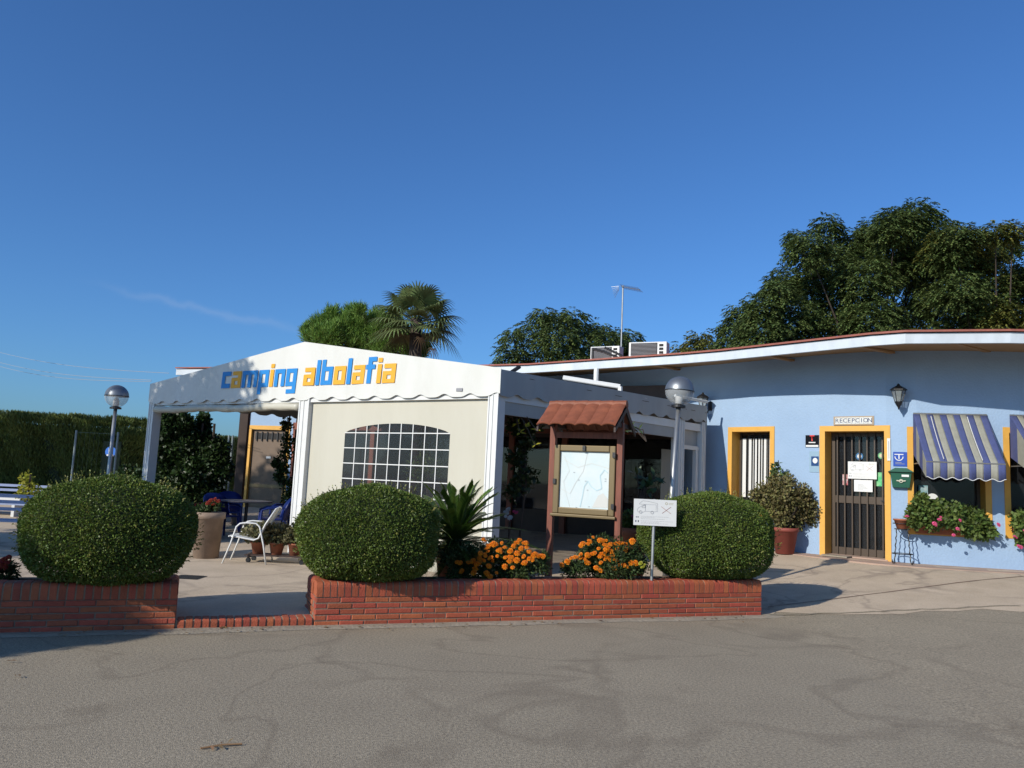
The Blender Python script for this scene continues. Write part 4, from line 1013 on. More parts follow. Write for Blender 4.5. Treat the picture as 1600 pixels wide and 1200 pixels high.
# dark red flowers at the far left
p = at(6, 893, 7.9); t = thing('red_flower_plant', 'dark red flowering plant at the left edge on the left planter', 'flowers', (p.x, p.y, .35))
part('foliage', leaves('foliage', *(lambda P, N_: (P+np.array([0, 0, .13]), nrm(N_+rdir(700)), rdir(700)))(*ell_leaves(700, (0, 0, 0), (.13, .12, .14), 2, .8)), .05, .02, m_gera_d), None, t)
flowers(t, [at(x, y, 7.78) for x, y in ((3, 878), (8, 873), (14, 870), (6, 885), (12, 880), (1, 890), (-4, 880), (10, 888))], FLR, 1.3)

# cycad in pot
c = at(706, 850, 9.85); pz = .22
CY = thing('potted_cycad', 'cycad with stiff arching fronds in a terracotta pot between bush and marigolds', 'potted plant', (c.x+.02, 10.1, pz))
part('pot', pot(0, .17, .24, .5), m_terra, CY, True)
mb = MB(); mb.tube([(0, 0, .35), (0, 0, .6)], [.13, .1], 10); part('trunk', mb, m_bark, CY)
for i in range(64):
    a = i*2.399; el = 1.4-1.9*(i/64)+random.uniform(-.1, .1); Lf = random.uniform(.75, 1.12); dv = Vector((math.cos(a)*math.cos(el), math.sin(a)*math.cos(el), math.sin(el)))
    pts = [Vector((.0, 0, .56))+dv*Lf*q/10+Vector((0, 0, -.32*Lf*(q/10)**2)) for q in range(11)]
    C, A_, N_ = [], [], []; lat = dv.cross(Vector((0, 0, 1))).normalized()
    for q in range(5, 60):
        f_ = q/60*10; k = min(9, int(f_)); p = pts[k].lerp(pts[k+1], f_-k); tg = (pts[k+1]-pts[k]).normalized()
        for sd_ in (-1, 1): C.append(p); A_.append(lat*sd_*.8+tg*.75+Vector((0, 0, .12))); N_.append(Vector((0, 0, 1))+tg*-.2)
    me = leaves('frond', np.array(C), np.array(A_), np.array(N_), .15, .02, m_cycad); part('frond', me, None, CY)
    if i % 3 == 0:
        mb = MB(); mb.tube(pts, .006, 4, False); part('rib', mb, m_cycad, CY)

# ------------------------------------------------------------------ notice board
bu = Vector((.9, -.43, 0)).normalized(); bn = Vector((bu.y, -bu.x, 0)); bc = at(914, 760, 10.9); bo = Vector((bc.x, bc.y, 0)); 
NB = thing('notice_board', 'wooden notice board with small red tiled roof and map under bronze frame', 'notice board', (bo.x, bo.y, .1))
HW = .485
for sgn in (-1, 1):
    mb = MB(); mb.obox(bo, bu, bn, sgn*HW-.04, sgn*HW+.04, .1, 2.42, -.04, .04); part('post', mb, m_wood, NB, world=True, bevel=.004)
mb = MB(); mb.obox(bo, bu, bn, -HW+.04, HW-.04, 2.2, 2.28, -.03, .03); part('rail', mb, m_wood, NB, world=True)
mb = MB(); zl, zh = 1.17, 2.1; fw = .085
mb.obox(bo, bu, bn, -HW+.045, -HW+.045+fw, zl, zh, -.05, .07); mb.obox(bo, bu, bn, HW-.045-fw, HW-.045, zl, zh, -.05, .07)
mb.obox(bo, bu, bn, -HW+.045+fw, HW-.045-fw, zh-fw, zh, -.05, .068); mb.obox(bo, bu, bn, -HW+.045+fw, HW-.045-fw, zl, zl+fw, -.05, .068)
fr = part('frame', mb, m_gold, NB, world=True, bevel=.012)
mb = MB(); mb.obox(bo, bu, bn, -HW+.02, HW-.02, zl-.04, zl-.002, -.04, .085); part('frame_ledge', mb, m_gold, NB, world=True, bevel=.008)
mpm = mat('map_paper', (.72, .76, .76), .5, col2=(.6, .72, .74), scale=3.2, detail=9)
mb = MB(); mb.obox(bo, bu, bn, -HW+.13, HW-.13, zl+fw, zh-fw, .0, .03); mp = part('map', mb, mpm, NB, world=True)
riv = mat('map_blue', (.52, .69, .74), .6); grn = mat('map_beige', (.66, .66, .62), .6)
def ribbon(mb, pts, wd_, o, u, n, off):
    for a, b in zip(pts[:-1], pts[1:]):
        dx, dy = b[0]-a[0], b[1]-a[1]; l = math.hypot(dx, dy) or 1; px_, py_ = -dy/l*wd_/2, dx/l*wd_/2
        q = [(a[0]-px_, a[1]-py_), (b[0]-px_, b[1]-py_), (b[0]+px_, b[1]+py_), (a[0]+px_, a[1]+py_)]
        mb.add([tuple((o+u*x+n*off)[:2])+(z,) for x, z in q], [(0, 1, 2, 3)])
mb = MB(); ribbon(mb, [(-.05, 1.27), (-.02, 1.42), (.0, 1.55), (.05, 1.62), (.1, 1.55), (.18, 1.5), (.25, 1.53), (.22, 1.7), (.28, 1.78), (.33, 1.74)], .014, bo, bu, bn, .034); part('river_line', mb, riv, mp)
mb = MB(); mb.add([tuple((bo+bu*x+bn*.0325)[:2])+(z,) for x, z in ((.12, 1.27), (.34, 1.28), (.34, 1.4), (.27, 1.47), (.2, 1.43))], [(0, 1, 2, 3, 4)])
part('map_area', mb, grn, mp)
mb = MB(); ribbon(mb, [(-.3, 1.9), (-.1, 1.8), (.1, 1.86), (.34, 1.8)], .006, bo, bu, bn, .033); part('map_road', mb, grn, mp)
mb = MB(); ribbon(mb, [(-.33, 1.5), (-.2, 1.44), (-.12, 1.6), (-.02, 1.75), (.03, 1.99)], .005, bo, bu, bn, .0335); part('map_road', mb, grn, mp)
mb = MB(); ribbon(mb, [(-.2, 1.27), (-.26, 1.44), (-.3, 1.6), (-.22, 1.75), (-.3, 1.95)], .004, bo, bu, bn, .0338); part('map_road', mb, grn, mp)
mb = MB()
for x, z in ((.3, 1.66), (.3, 1.63), (-.15, 1.73), (-.08, 1.63), (.02, 1.62), (.08, 1.28), (-.1, 1.26), (.05, 1.5)): ribbon(mb, [(x-.012, z), (x+.012, z)], .006, bo, bu, bn, .036)
part('map_mark', mb, m_ink, mp)
for (x, z) in ((-HW+.07, 1.6), (HW-.06, 1.98), (HW-.06, 1.3), (-.0, 2.06)):
    mb = MB(); mb.obox(bo, bu, bn, x-.02, x+.02, z-.035, z+.035, .07, .095); part('latch', mb, m_black, NB, world=True)
# its roof: six sheets of pan tile each side
rz_, ez_, run = 2.66, 2.34, .46; RL = 1.1; nt_ = 6
for side in (1, -1):
    for k in range(nt_):
        x0 = -RL/2+RL*k/nt_; mb = MB(); vs = []; fs = []; nx, ny = 8, 7
        for j in range(ny+1):
            f_ = j/ny; row = 0 if f_ < .3 else 1
            for i in range(nx+1):
                x = x0+RL/nt_*i/nx; zc = .022*(abs(math.sin(math.pi*(i/nx)))**.7)
                fj = f_; z = rz_+(ez_-rz_)*fj+zc+(.012 if j <= 2 else 0); p = bo+bu*x+bn*side*(run*fj); vs.append((p.x, p.y, z))
        for j in range(ny):
            for i in range(nx): a = j*(nx+1)+i; fs.append((a, a+1, a+nx+2, a+nx+1))
        mb.add(vs, fs); o_ = part('roof_tile', mb, mat('kiosk_tile', (.27, .08, .035), .65, var=.25, scale=9, bump=.2), NB, world=True); s_ = o_.modifiers.new('s', 'SOLIDIFY'); s_.thickness = .014
mb = MB(); vs = []
for k in range(nt_):
    x = -RL/2+RL*(k)/nt_; mb.tube([tuple((bo+bu*x)[:2])+(rz_-.005,), tuple((bo+bu*(x+RL/nt_*1.06))[:2])+(rz_+.008,)], [.062, .055], 10)
part('ridge_tile', mb, MATS['kiosk_tile'], NB, world=True)
for sx in (-RL/2+.02, RL/2-.02):
    for side in (1, -1):
        mb = MB(); a = bo+bu*sx; b = bo+bu*sx+bn*side*(run-.01)
        mb.prism([(a.x, a.y, rz_-.03), (b.x, b.y, ez_-.02), (b.x, b.y, ez_-.08), (a.x, a.y, rz_-.1)], bu*.025*(1 if sx > 0 else -1)); part('barge_board', mb, m_darkwood, NB, world=True)
for sx in (-HW, HW):
    mb = MB(); mb.obox(bo, bu, bn, sx-.03, sx+.03, 2.42, 2.68, -.03, .03); mb.obox(bo, bu, bn, sx-.025, sx+.025, 2.35, 2.41, -.42, -.041); mb.obox(bo, bu, bn, sx-.025, sx+.025, 2.35, 2.41, .041, .42)
    part('roof_truss', mb, m_darkwood, NB, world=True)

# ------------------------------------------------------------------ motorhome sign
sp = at(1022, 840, 9.93); su = Vector((1, .05, 0)).normalized(); sn = Vector((su.y, -su.x, 0)); so = Vector((sp.x, sp.y, 0))
SG = thing('motorhome_sign', 'white sign on grey post showing a motorhome outline and a red cross', 'sign', (sp.x, sp.y, .3))
mb = MB(); zt2 = at(1022, 780, 9.93).z; q0 = at(1018, 905, 9.93); mb.tube([(q0.x, sp.y+.02, .25), (sp.x, sp.y+.02, zt2)], .019, 8); part('post', mb, m_steel, SG, world=True)
sx0, sx1 = at(990, 800, 9.91).x-sp.x, at(1057.5, 800, 9.91).x-sp.x; sz0 = at(990, 820, 9.91).z; sz1 = at(990, 779, 9.91).z
mb = MB(); mb.obox(so, su, sn, sx0, sx1, sz0, sz1, .004, .012); bd = part('panel', mb, m_paper, SG, world=True); bd_w = sx1-sx0
W_, H_ = sx1-sx0, sz1-sz0
def sgp(a, b): return (sx0+a*W_, sz1-b*H_)
def signart(o, u, n, fx, fz, W_, H_, off, par, lw=.003):
    def P(a, b): return (fx+a*W_, fz-b*H_)
    mb = MB()
    van = [(.12, .2), (.2, .07), (.33, .08), (.55, .15), (.56, .45), (.5, .47), (.28, .46), (.22, .5), (.1, .5), (.08, .43), (.1, .35), (.17, .28), (.26, .2), (.12, .2)]
    ribbon(mb, [P(*v) for v in van], lw, o, u, n, off); ribbon(mb, [P(*v) for v in ((.27, .2), (.27, .45))], lw, o, u, n, off+.0004); ribbon(mb, [P(*v) for v in ((.27, .2), (.52, .2), (.52, .43))], lw*.6, o, u, n, off+.0008); ribbon(mb, [P(*v) for v in ((.18, .3), (.26, .22), (.26, .33), (.18, .33))], lw, o, u, n, off+.0012)
    for cx in (.16, .43):
        ribbon(mb, [P(cx+.032*math.cos(a), .5+.055*math.sin(a)) for a in np.linspace(0, 6.283, 13)], lw*1.3, o, u, n, off+.0016)
    part('drawing', mb, m_ink, par)
    mb = MB(); ribbon(mb, [P(.64, .26), P(.87, .52)], lw*1.4, o, u, n, off+.0004); ribbon(mb, [P(.87, .26), P(.66, .52)], lw*1.4, o, u, n, off+.0008); part('cross', mb, mat('cross_red', (.35, .12, .1), .6), par)
    mb = MB(); ribbon(mb, [P(.76+.025*math.cos(a), .14+.045*math.sin(a)) for a in np.linspace(0, 6.283, 13)], lw*1.6, o, u, n, off); ribbon(mb, [P(.81, .12), P(.93, .12)], lw, o, u, n, off); ribbon(mb, [P(.81, .17), P(.92, .17)], lw, o, u, n, off); part('emblem', mb, mat('emblem_ochre', (.45, .38, .2), .6), par)
    mb = MB()
    for y_, x1_ in ((.66, .82), (.7, .5), (.75, .72), (.83, .92), (.88, .6), (.92, .8)): 
        x_ = .17
        while x_ < x1_:
            l = random.uniform(.015, .05); ribbon(mb, [P(x_, y_), P(min(x_+l, x1_), y_)], lw*.7, o, u, n, off); x_ += l+.012
    ribbon(mb, [P(.05, .69), P(.08, .69)], lw*5, o, u, n, off); ribbon(mb, [P(.09, .69), P(.12, .69)], lw*5, o, u, n, off)
    part('small_print', mb, m_ink, par)
    mb = MB(); ribbon(mb, [P(.042, .85), P(.065, .85)], lw*8, o, u, n, off); part('flag_stripe', mb, mat('flag_blue', (.02, .03, .12), .6), par)
    mb = MB(); ribbon(mb, [P(.1, .85), P(.122, .85)], lw*8, o, u, n, off); part('flag_stripe', mb, mat('flag_black', (.02, .02, .03), .6), par)
signart(so, su, sn, sx0, sz1, W_, H_, .0135, bd)

# ------------------------------------------------------------------ globe lamps
def lamp(label, base, h, r, tilt=0.):
    t = thing('globe_lamp', label, 'street lamp', base, 0, 'globe lamps'); t.rotation_euler = (0, tilt, 0)
    mb = MB(); mb.tube([(0, 0, -.1), (0, 0, h-r-.02)], [.045, .032], 12); part('pole', mb, m_steel, t, True)
    mb = MB(); mb.lathe([(.001, h-r-.03), (.1, h-r-.03), (.1, h-r), (.03, h-r+.02), (.03, h-r+.14), (.015, h-r+.15), (.001, h-r+.15)], (0, 0, 0), 20); part('collar', mb, m_black, t)
    mb = MB(); mb.lathe([(.05, h-r+.02), (.055, h-r+.12), (.03, h-r+.17), (.001, h-r+.2)], (0, 0, 0), 14); part('bulb', mb, m_paper, t, True)
    mb = MB(); mb.lathe([(max(.001, r*math.cos(a)), h+r*math.sin(a)) for a in np.linspace(0, math.pi/2, 13)], (0, 0, 0), 36); part('shade_cap', mb, m_lampcap, t, True)
    mb = MB(); mb.lathe([(r*1.005, h-.006), (r*1.02, h-.006), (r*1.02, h+.006), (r*1.005, h+.006)], (0, 0, 0), 36); part('rim', mb, m_black, t)
    mb = MB(); mb.lathe([(max(.001, r*.995*math.cos(a)), h+r*math.sin(a)) for a in np.linspace(-math.pi/2*.86, -.01, 13)], (0, 0, 0), 36); part('globe', mb, m_lampglass, t, True)
    return t
g = at(1062, 611, 11.2); b = at(1034, 905, 11.2); tl = .055
lamp('near globe lamp on grey pole leaning right behind the right bush', (g.x-math.tan(tl)*g.z, 11.2, 0), g.z/math.cos(tl), .205, tl)
g = at(182.5, 619, 14.6); lamp('far globe lamp with dark cap at the left in front of the hedge', (g.x-.06*0, 14.6, 0), g.z, .205, 0)

# ------------------------------------------------------------------ things on the building
def lantern(label, px, py, off=.22):
    s, z = whit(px, py); p, u = WP(s, off); n = Vector((u.y, -u.x, 0)); t = thing('wall_lantern', label, 'lantern', (p.x, p.y, z), math.atan2(u.y, u.x), 'black wall lanterns')
    mb = MB(); k = 6
    mb.lathe([(.001, .2), (.025, .18), (.03, .16), (.1, .12), (.145, .085), (.15, .07), (.13, .07)], (0, 0, 0), 6); part('roof', mb, m_black, t)
    mb = MB(); mb.lathe([(.115, .07), (.06, -.14), (.001, -.14)], (0, 0, 0), 6); part('glass', mb, glassmat('lantern_glass', (.3, .33, .33), .5, .15), t)
    mb = MB()
    for i in range(6):
        a = 2*math.pi*i/6; mb.tube([(.12*math.cos(a), .12*math.sin(a), .07), (.064*math.cos(a), .064*math.sin(a), -.14)], .007, 5)
    part('frame', mb, m_black, t)
    mb = MB(); mb.lathe([(.001, -.29), (.012, -.27), (.02, -.24), (.045, -.2), (.07, -.15), (.07, -.135)], (0, 0, 0), 10); part('finial', mb, m_black, t)
    mb = MB(); mb.tube([(0, 0, -.2), (0, off*.6, -.24), (0, off-.01, -.1)], .014, 6); mb.box((0, off-.012, -.08), (.09, .02, .2)); part('arm', mb, m_black, t)
    return t
lantern('black wall lantern on the blue wall to the right above the reception sign', 1404, 618)
lantern('black wall lantern at the end of the tent beside the narrow window', 1110, 629, .3)
def onwall(px, py, off=0): s, z = whit(px, py); p, u = WP(s, off); return p, u, Vector((u.y, -u.x, 0)), z
def plate(name, label, cat, px0, py0, px1, py1, m, th=.012, off=0., bevel=0):
    pa, ua, _, z1 = onwall(px0, py0); pb, _, _, z0 = onwall(px1, py1); u = (pb-pa).normalized(); n = Vector((u.y, -u.x, 0)); Lw = (pb-pa).length
    t = thing(name, label, cat, (pa.x, pa.y, z0)); mb = MB(); mb.obox(pa, u, n, 0, Lw, z0, z1, off+.002, off+th); part('plate', mb, m, t, world=True, bevel=bevel)
    return t, pa, u, n, Lw, z0, z1, off+th
# RECEPCION tiles
t, pa, u, n, Lw, z0, z1, of = plate('reception_sign', 'tiled RECEPCION sign with blue capitals above the reception door', 'sign', 1303, 651, 1366, 664, mat('tile_border', (.4, .3, .2), .5), .02)
m_tilew = mat('white_tile', (.72, .72, .68), .25); m_navy = mat('navy_ink', (.01, .03, .12), .4)
for i, ch in enumerate('RECEPCION'):
    x0, x1 = .03+(Lw-.06)*i/9, .03+(Lw-.06)*(i+1)/9; mb = MB(); mb.obox(pa, u, n, x0+.002, x1-.002, z0+.022, z1-.022, of, of+.006); tp_ = part('tile', mb, m_tilew, t, world=True)
    me = textmesh(ch, .115, m_navy, 0); o_ = flatpart('letter', me, pa+u*(x0+x1)/2+n*(of+.008)+Vector((0, 0, (z0+z1)/2)), u, tp_, world=False)
# black sign with red T
t, pa, u, n, Lw, z0, z1, of = plate('black_plaque', 'black plaque with a red T left of the reception door, above the glass plaque', 'sign', 1259, 680, 1280, 699, mat('black_gloss', (.008, .008, .01), .2), .015, bevel=.004)
me = textmesh('T', .16, mat('sign_red', (.7, .03, .02), .5), 0, bold=.004); flatpart('letter', me, pa+u*Lw*.5+n*(of+.002)+Vector((0, 0, z0+(z1-z0)*.72)), u, t)
mb = MB(); mb.obox(pa, u, n, .01, Lw-.01, z0+.008, z0+.045, of, of+.002); mb.obox(pa, u, n, Lw*.25, Lw*.75, z0+.085, z0+.105, of, of+.002); part('white_band', mb, m_paper, t, world=True)
# acrylic plaque with blue label
t, pa, u, n, Lw, z0, z1, of = plate('glass_plaque', 'clear glass plaque with a blue label and white disc left of the reception door', 'sign', 1265, 705, 1280.5, 738, glassmat('acrylic', (.35, .5, .62), .35, .1), .012)
m_dblue = mat('plaque_blue', (.01, .06, .2), .4)
mb = MB(); mb.obox(pa, u, n, Lw*.2, Lw*.95, z0+(z1-z0)*.3, z0+(z1-z0)*.75, of, of+.004); part('label', mb, m_dblue, t, world=True)
cc = pa+u*Lw*.6+Vector((0, 0, z0+(z1-z0)*.55)); mb = MB(); mb.prism([tuple(cc+n*(of+.005)+u*.05*math.cos(a)+Vector((0, 0, .055*math.sin(a)))) for a in np.linspace(0, 6.283, 19)[:-1]], n*.002); part('disc', mb, m_paper, t, world=True)
# thermometer on the right door band
t, pa, u, n, Lw, z0, z1, of = plate('thermometer', 'narrow white thermometer strip on the right side of the ochre door frame', 'thermometer', 1386, 685, 1391.5, 720, m_paper, .01, .018)
mb = MB(); mb.obox(pa, u, n, Lw*.42, Lw*.58, z0+.04, z1-.05, of, of+.003); part('tube', mb, m_ink, t, world=True)
# blue T sign
t, pa, u, n, Lw, z0, z1, of = plate('blue_sign', 'square blue sign with a white T over an arc, above the mailbox', 'sign', 1395.5, 706, 1417.5, 729, mat('sign_blue', (.015, .07, .42), .35), .012, bevel=.002)
mb = MB(); cz_ = z0+(z1-z0)*.62; cx_ = Lw*.42
ribbon(mb, [(cx_-.075, cz_+.055), (cx_+.075, cz_+.055)], .016, pa, u, n, of+.002); ribbon(mb, [(cx_, cz_+.047), (cx_, cz_-.03)], .018, pa, u, n, of+.002)
ribbon(mb, [(cx_+.068*math.cos(a), cz_+.02+.075*math.sin(a)) for a in np.linspace(-math.pi*.98, -.06, 14)], .015, pa, u, n, of+.0025); part('symbol', mb, m_paper, t, world=True)
mb = MB(); ribbon(mb, [(Lw*.15, z0+.07), (Lw*.6, z0+.07)], .01, pa, u, n, of+.002); ribbon(mb, [(Lw*.15, z0+.045), (Lw*.82, z0+.045)], .01, pa, u, n, of+.002); part('small_print', mb, m_ink, t, world=True)
# mailbox
p, u, n, z = onwall(1408, 762, .0); _, _, _, zt3 = onwall(1408, 732)
t = thing('mailbox', 'green metal mailbox with post horn on the blue wall right of the reception door', 'mailbox', (p.x, p.y, z), math.atan2(u.y, u.x)); m_green = mat('green_metal', (.012, .1, .06), .4, var=.1)
h = zt3-z-.05; mb = MB(); mb.prism([(-.14, -.1, 0), (.14, -.1, 0), (.18, -.13, h), (-.18, -.13, h)], (0, .098, 0)); part('box', mb, m_green, t, bevel=.006)
mb = MB(); mb.prism([(-.22, -.17, h-.02), (.22, -.17, h-.02), (.1, -.17, h+.055), (-.1, -.17, h+.055)], (0, .165, 0)); part('lid', mb, m_green, t, bevel=.005)
mb = MB(); mb.box((.07, -.128, h*.72), (.12, .008, .04)); part('name_label', mb, m_paper, t)
mb = MB(); ribbon(mb, [(-.075, h*.42), (-.03, h*.4), (.0, h*.45), (.03, h*.4), (.075, h*.42)], .02, Vector((0, 0, 0)), Vector((1, 0, 0)), Vector((0, -1, 0)), .135); ribbon(mb, [(.028*math.cos(a), h*.4+.028*math.sin(a)) for a in np.linspace(0, 6.28, 12)], .012, Vector((0, 0, 0)), Vector((1, 0, 0)), Vector((0, -1, 0)), .136); part('post_horn', mb, mat('pale_gold', (.6, .58, .45), .4), t)
# papers on the door
def paper(name, label, pxa, pya, pxb, pyb, m, off, cat='notice'):
    pl = dpa+dn*off; a = hit(pxa, pya, pl, dn); b = hit(pxb, pyb, pl, dn); t = thing(name, label, cat, (a.x, a.y, b.z)); mb = MB()
    o_ = Vector((a.x, a.y, 0)); Lw = (Vector((b.x, b.y, 0))-o_).dot(du); mb.obox(o_, du, dn, 0, Lw, b.z, a.z, 0, .003); part('sheet', mb, m, t, world=True); return t, o_, Lw, b.z, a.z
t, o_, Lw, z0, z1 = paper('door_notice', 'large white notice with motorhome drawing hung on the reception door bars', 1325, 721, 1370, 749, m_paper, DD+.06)
signart(o_, du, dn, 0, z1, Lw, z1-z0, .0045, t.children[0])
t, o_, Lw, z0, z1 = paper('door_notice', 'small white sheet with faint print under the motorhome notice on the door', 1334.5, 749.5, 1363.5, 769, m_paper, DD+.058)
mb = MB(); 
for k in range(5): ribbon(mb, [(Lw*.2, z1-.09-k*.022), (Lw*(.5+.08*(k % 4)), z1-.09-k*.022)], .004, o_, du, dn, .0045)
part('small_print', mb, m_ink, t, world=True)
t, *_ = paper('door_notice', 'red and white leaflet at the left inside the reception door glass', 1316.5, 741, 1325, 758, mat('leaflet_red', (.45, .05, .06), .5, col2=(.7, .68, .65), scale=14, detail=1), DD-.004)
t, *_ = paper('door_notice', 'green leaflet at the right inside the reception door glass', 1366, 738, 1380, 760, mat('leaflet_green', (.05, .5, .17), .5, col2=(.3, .6, .3), scale=12, detail=1), DD-.004)
def sticker(label, px, py, r, m, m2):
    c = hit(px, py, dpa+dn*(DD-.004), dn); t = thing('round_sticker', label, 'sticker', c)
    for k, (rr, mm, of) in enumerate(((r, m, 0), (r*.6, m2, .003))):
        mb = MB(); mb.prism([tuple(c+dn*of+du*rr*math.cos(a)+Vector((0, 0, rr*math.sin(a)))) for a in np.linspace(0, 6.283, 21)[:-1]], dn*.002); part('disc', mb, mm, t, world=True)
sticker('round blue and white sticker on the reception door glass', 1343, 713, .07, mat('sticker_blue', (.03, .16, .35), .5), m_paper)
sticker('round green sticker on the right of the reception door glass', 1377, 712, .06, mat('sticker_green', (.15, .45, .2), .5), mat('sticker_cream', (.65, .6, .4), .5))

# awnings
m_aw1 = mat('awning_blue', (.07, .09, .23), .85, var=.15, scale=8, bump=.2, bscale=60); m_aw2 = mat('awning_grey', (.33, .325, .27), .85, var=.12, scale=8, bump=.2, bscale=60)
def awning(label, a, u, n, Lw, ztop_, zf, proj, x0, x1):
    t = thing('awning', label, 'awning', (a.x, a.y, zf), 0, 'striped window awnings'); NSn = 11; nsub = 4; val = .3
    # cloth outline: slope then valance; stripes are parts
    for k in range(NSn):
        xa_, xb_ = x0+(x1-x0)*k/NSn, x0+(x1-x0)*(k+1)/NSn; mb = MB(); vs = []; fs = []; rows = 9
        for j in range(rows+1):
            f_ = j/rows
            for i in range(nsub+1):
                x = xa_+(xb_-xa_)*i/nsub; sag = -.035*math.sin(math.pi*f_)+.006*math.sin(x*9+f_*3); p = a+u*x+n*(.03+proj*f_); vs.append((p.x, p.y, ztop_+(zf-ztop_)*f_+sag))
        for i in range(nsub+1):   # valance
            x = xa_+(xb_-xa_)*i/nsub; sc_ = .04*(.5+.5*math.cos(2*math.pi*(x-x0)/((x1-x0)/6.0)))
            p = a+u*x+n*(.03+proj+.012*math.sin(x*11)); vs.append((p.x, p.y, zf-val+sc_))
        r_ = rows+2
        for j in range(r_-1):
            for i in range(nsub): q = j*(nsub+1)+i; fs.append((q, q+1, q+nsub+2, q+nsub+1))
        mb.add(vs, fs); o_ = part('stripe', mb, m_aw1 if k % 2 == 0 else m_aw2, t, True, world=True); s_ = o_.modifiers.new('s', 'SOLIDIFY'); s_.thickness = .004
    # side cheeks in stripes
    for sgn, x in ((-1, x0), (1, x1)):
        for k in range(4):
            f0, f1 = k/4, (k+1)/4; zb_ = lambda f_: (ztop_-.75)*(1-f_)+(zf-val+.02)*f_
            zz = lambda f_: ztop_+(zf-ztop_)*f_-.035*math.sin(math.pi*f_)
            P = lambda f_, z: tuple((a+u*x+n*(.03+proj*f_))[:2])+(z,)
            mb = MB(); mb.prism([P(f0, zz(f0)), P(f1, zz(f1)), P(f1, max(zf-val, min(zz(f1)-.01, zb_(f1)))), P(f0, min(zz(f0)-.01, zb_(f0)))], u*.004*sgn); part('side_stripe', mb, m_aw2 if k % 2 else m_aw1, t, world=True)
    mb = MB(); mb.tube([a+u*x0+n*(.03+proj)+Vector((0, 0, zf-.01-0)), a+u*x1+n*(.03+proj)+Vector((0, 0, zf-.01))], .013, 6); mb.tube([a+u*x0+n*.03+Vector((0, 0, ztop_+.01)), a+u*x1+n*.03+Vector((0, 0, ztop_+.01))], .016, 6)
    for x in (x0+.01, x1-.01): mb.tube([a+u*x+n*.02+Vector((0, 0, zf-.02)), a+u*x+n*(proj+.02)+Vector((0, 0, zf-.02))], .01, 6)
    part('frame', mb, m_steel, t, world=True)
    for fx in (.23, .72):
        mb = MB(); x = x0+(x1-x0)*fx; mb.tube([tuple((a+u*x+n*(.03+proj*f_+.02))[:2])+(ztop_+(zf-ztop_)*f_-.035*math.sin(math.pi*f_)+.02,) for f_ in (.06, .3, .5, .7, .97)], .006, 5); part('cord', mb, m_paper, t, world=True)
    # white piping on the valance edge
    mb = MB(); pts = []
    for i in range(60):
        x = x0+(x1-x0)*i/59; sc_ = .04*(.5+.5*math.cos(2*math.pi*(x-x0)/((x1-x0)/6.0))); p = a+u*x+n*(.035+proj+.012*math.sin(x*11)); pts.append((p.x, p.y, zf-val+sc_-.004))
    mb.tube(pts, .006, 4); part('piping', mb, m_paper, t, world=True)
za_ = wz(1480, 648)
xl = (lambda px: (whit(px, 700)[0]-whit(1418, 700)[0]))
awning('blue and grey striped awning over the window right of the mailbox', a2, u2, n2, L2, za_, at(1500, 722, 13.55).z, .92, xl(1428), xl(1543))
xl3 = (lambda px: (whit(px, 700)[0]-whit(1569, 700)[0]))
awning('blue and grey striped awning cut off by the right edge of the view', a3, u3, n3, L3, wz(1590, 650), at(1600, 724, 13.3).z, .92, xl3(1580), xl3(1695))

# flower boxes
def geraniums(label, pts, Y, boxa, boxu, boxn, bx0, bx1, bz, fl):
    p = boxa+boxu*(bx0+bx1)/2+boxn*.05; t = thing('flower_box', label, 'flower box', (p.x, p.y, bz))
    mb = MB(); mb.obox(boxa, boxu, boxn, bx0, bx1, bz, bz+.16, -.16, .06); part('trough', mb, m_terra, t, world=True, bevel=.01)
    lst = []
    for x, y, r in pts:
        q = at(x, y, Y+random.uniform(-.05, .12)); rr = r*Y/F_PX; lst.append(shrub('x', '', '', q, (rr, .16, rr), int(2400*rr*rr*5)+40, .07, .06, m_gera))
    part('foliage', join_leaf(lst, 'foliage', t.location), None, t)
    flowers(t, [at(x, y, Y-.22) for x, y in fl], FLP, 1.25)
geraniums('window box with trailing pink geraniums under the left striped awning', [(1432,795,12),(1440,785,12),(1432,808,14),(1450,800,16),(1470,795,15),(1470,810,17),(1490,800,15),(1495,812,17),(1515,805,15),(1515,820,17),(1530,812,14),(1538,825,13),(1548,832,9),(1520,832,11),(1500,822,12),(1428,818,10),(1455,818,11),(1535,838,8),(1440,778,7)], 14.15, a2, u2, n2, .12, L2-.12, wz(1480, 836), [(1417,807),(1460,818),(1462,820),(1470,808),(1496,826),(1498,828),(1500,813),(1490,836),(1560,820),(1468,812)])
geraniums('window box with trailing pink geraniums under the right striped awning', [(1592,810,10),(1595,825,12),(1600,840,12),(1610,815,18),(1625,825,18),(1640,815,18),(1598,848,7),(1650,830,16)], 13.95, a3, u3, n3, .14, L3-.12, wz(1590, 840), [(1585,838),(1588,840),(1592,854),(1595,855),(1602,830)])
# poster in window two
p = a2+n2*-.26; q0 = hit(1435, 758, p, n2); q1 = hit(1450, 779, p, n2); mb = MB(); mb.obox(Vector((q0.x, q0.y, 0)), u2, n2, 0, (q1-q0).dot(u2), q1.z, q0.z, 0, .004)
single('window_poster', mb, mat('poster_mix', (.6, .62, .6), .5, col2=(.05, .25, .3), scale=9, detail=1), 'small blue and white poster at the left inside the awning window', 'poster')
mb = MB(); q = hit(1457, 777, p, n2); mb.prism([tuple(q+u2*.1*math.cos(a)+Vector((0, 0, .1*math.sin(a)-.03))) for a in np.linspace(0, math.pi, 12)], n2*.004)
single('window_sticker', mb, m_paper, 'white half round sticker beside the poster in the awning window', 'sticker')
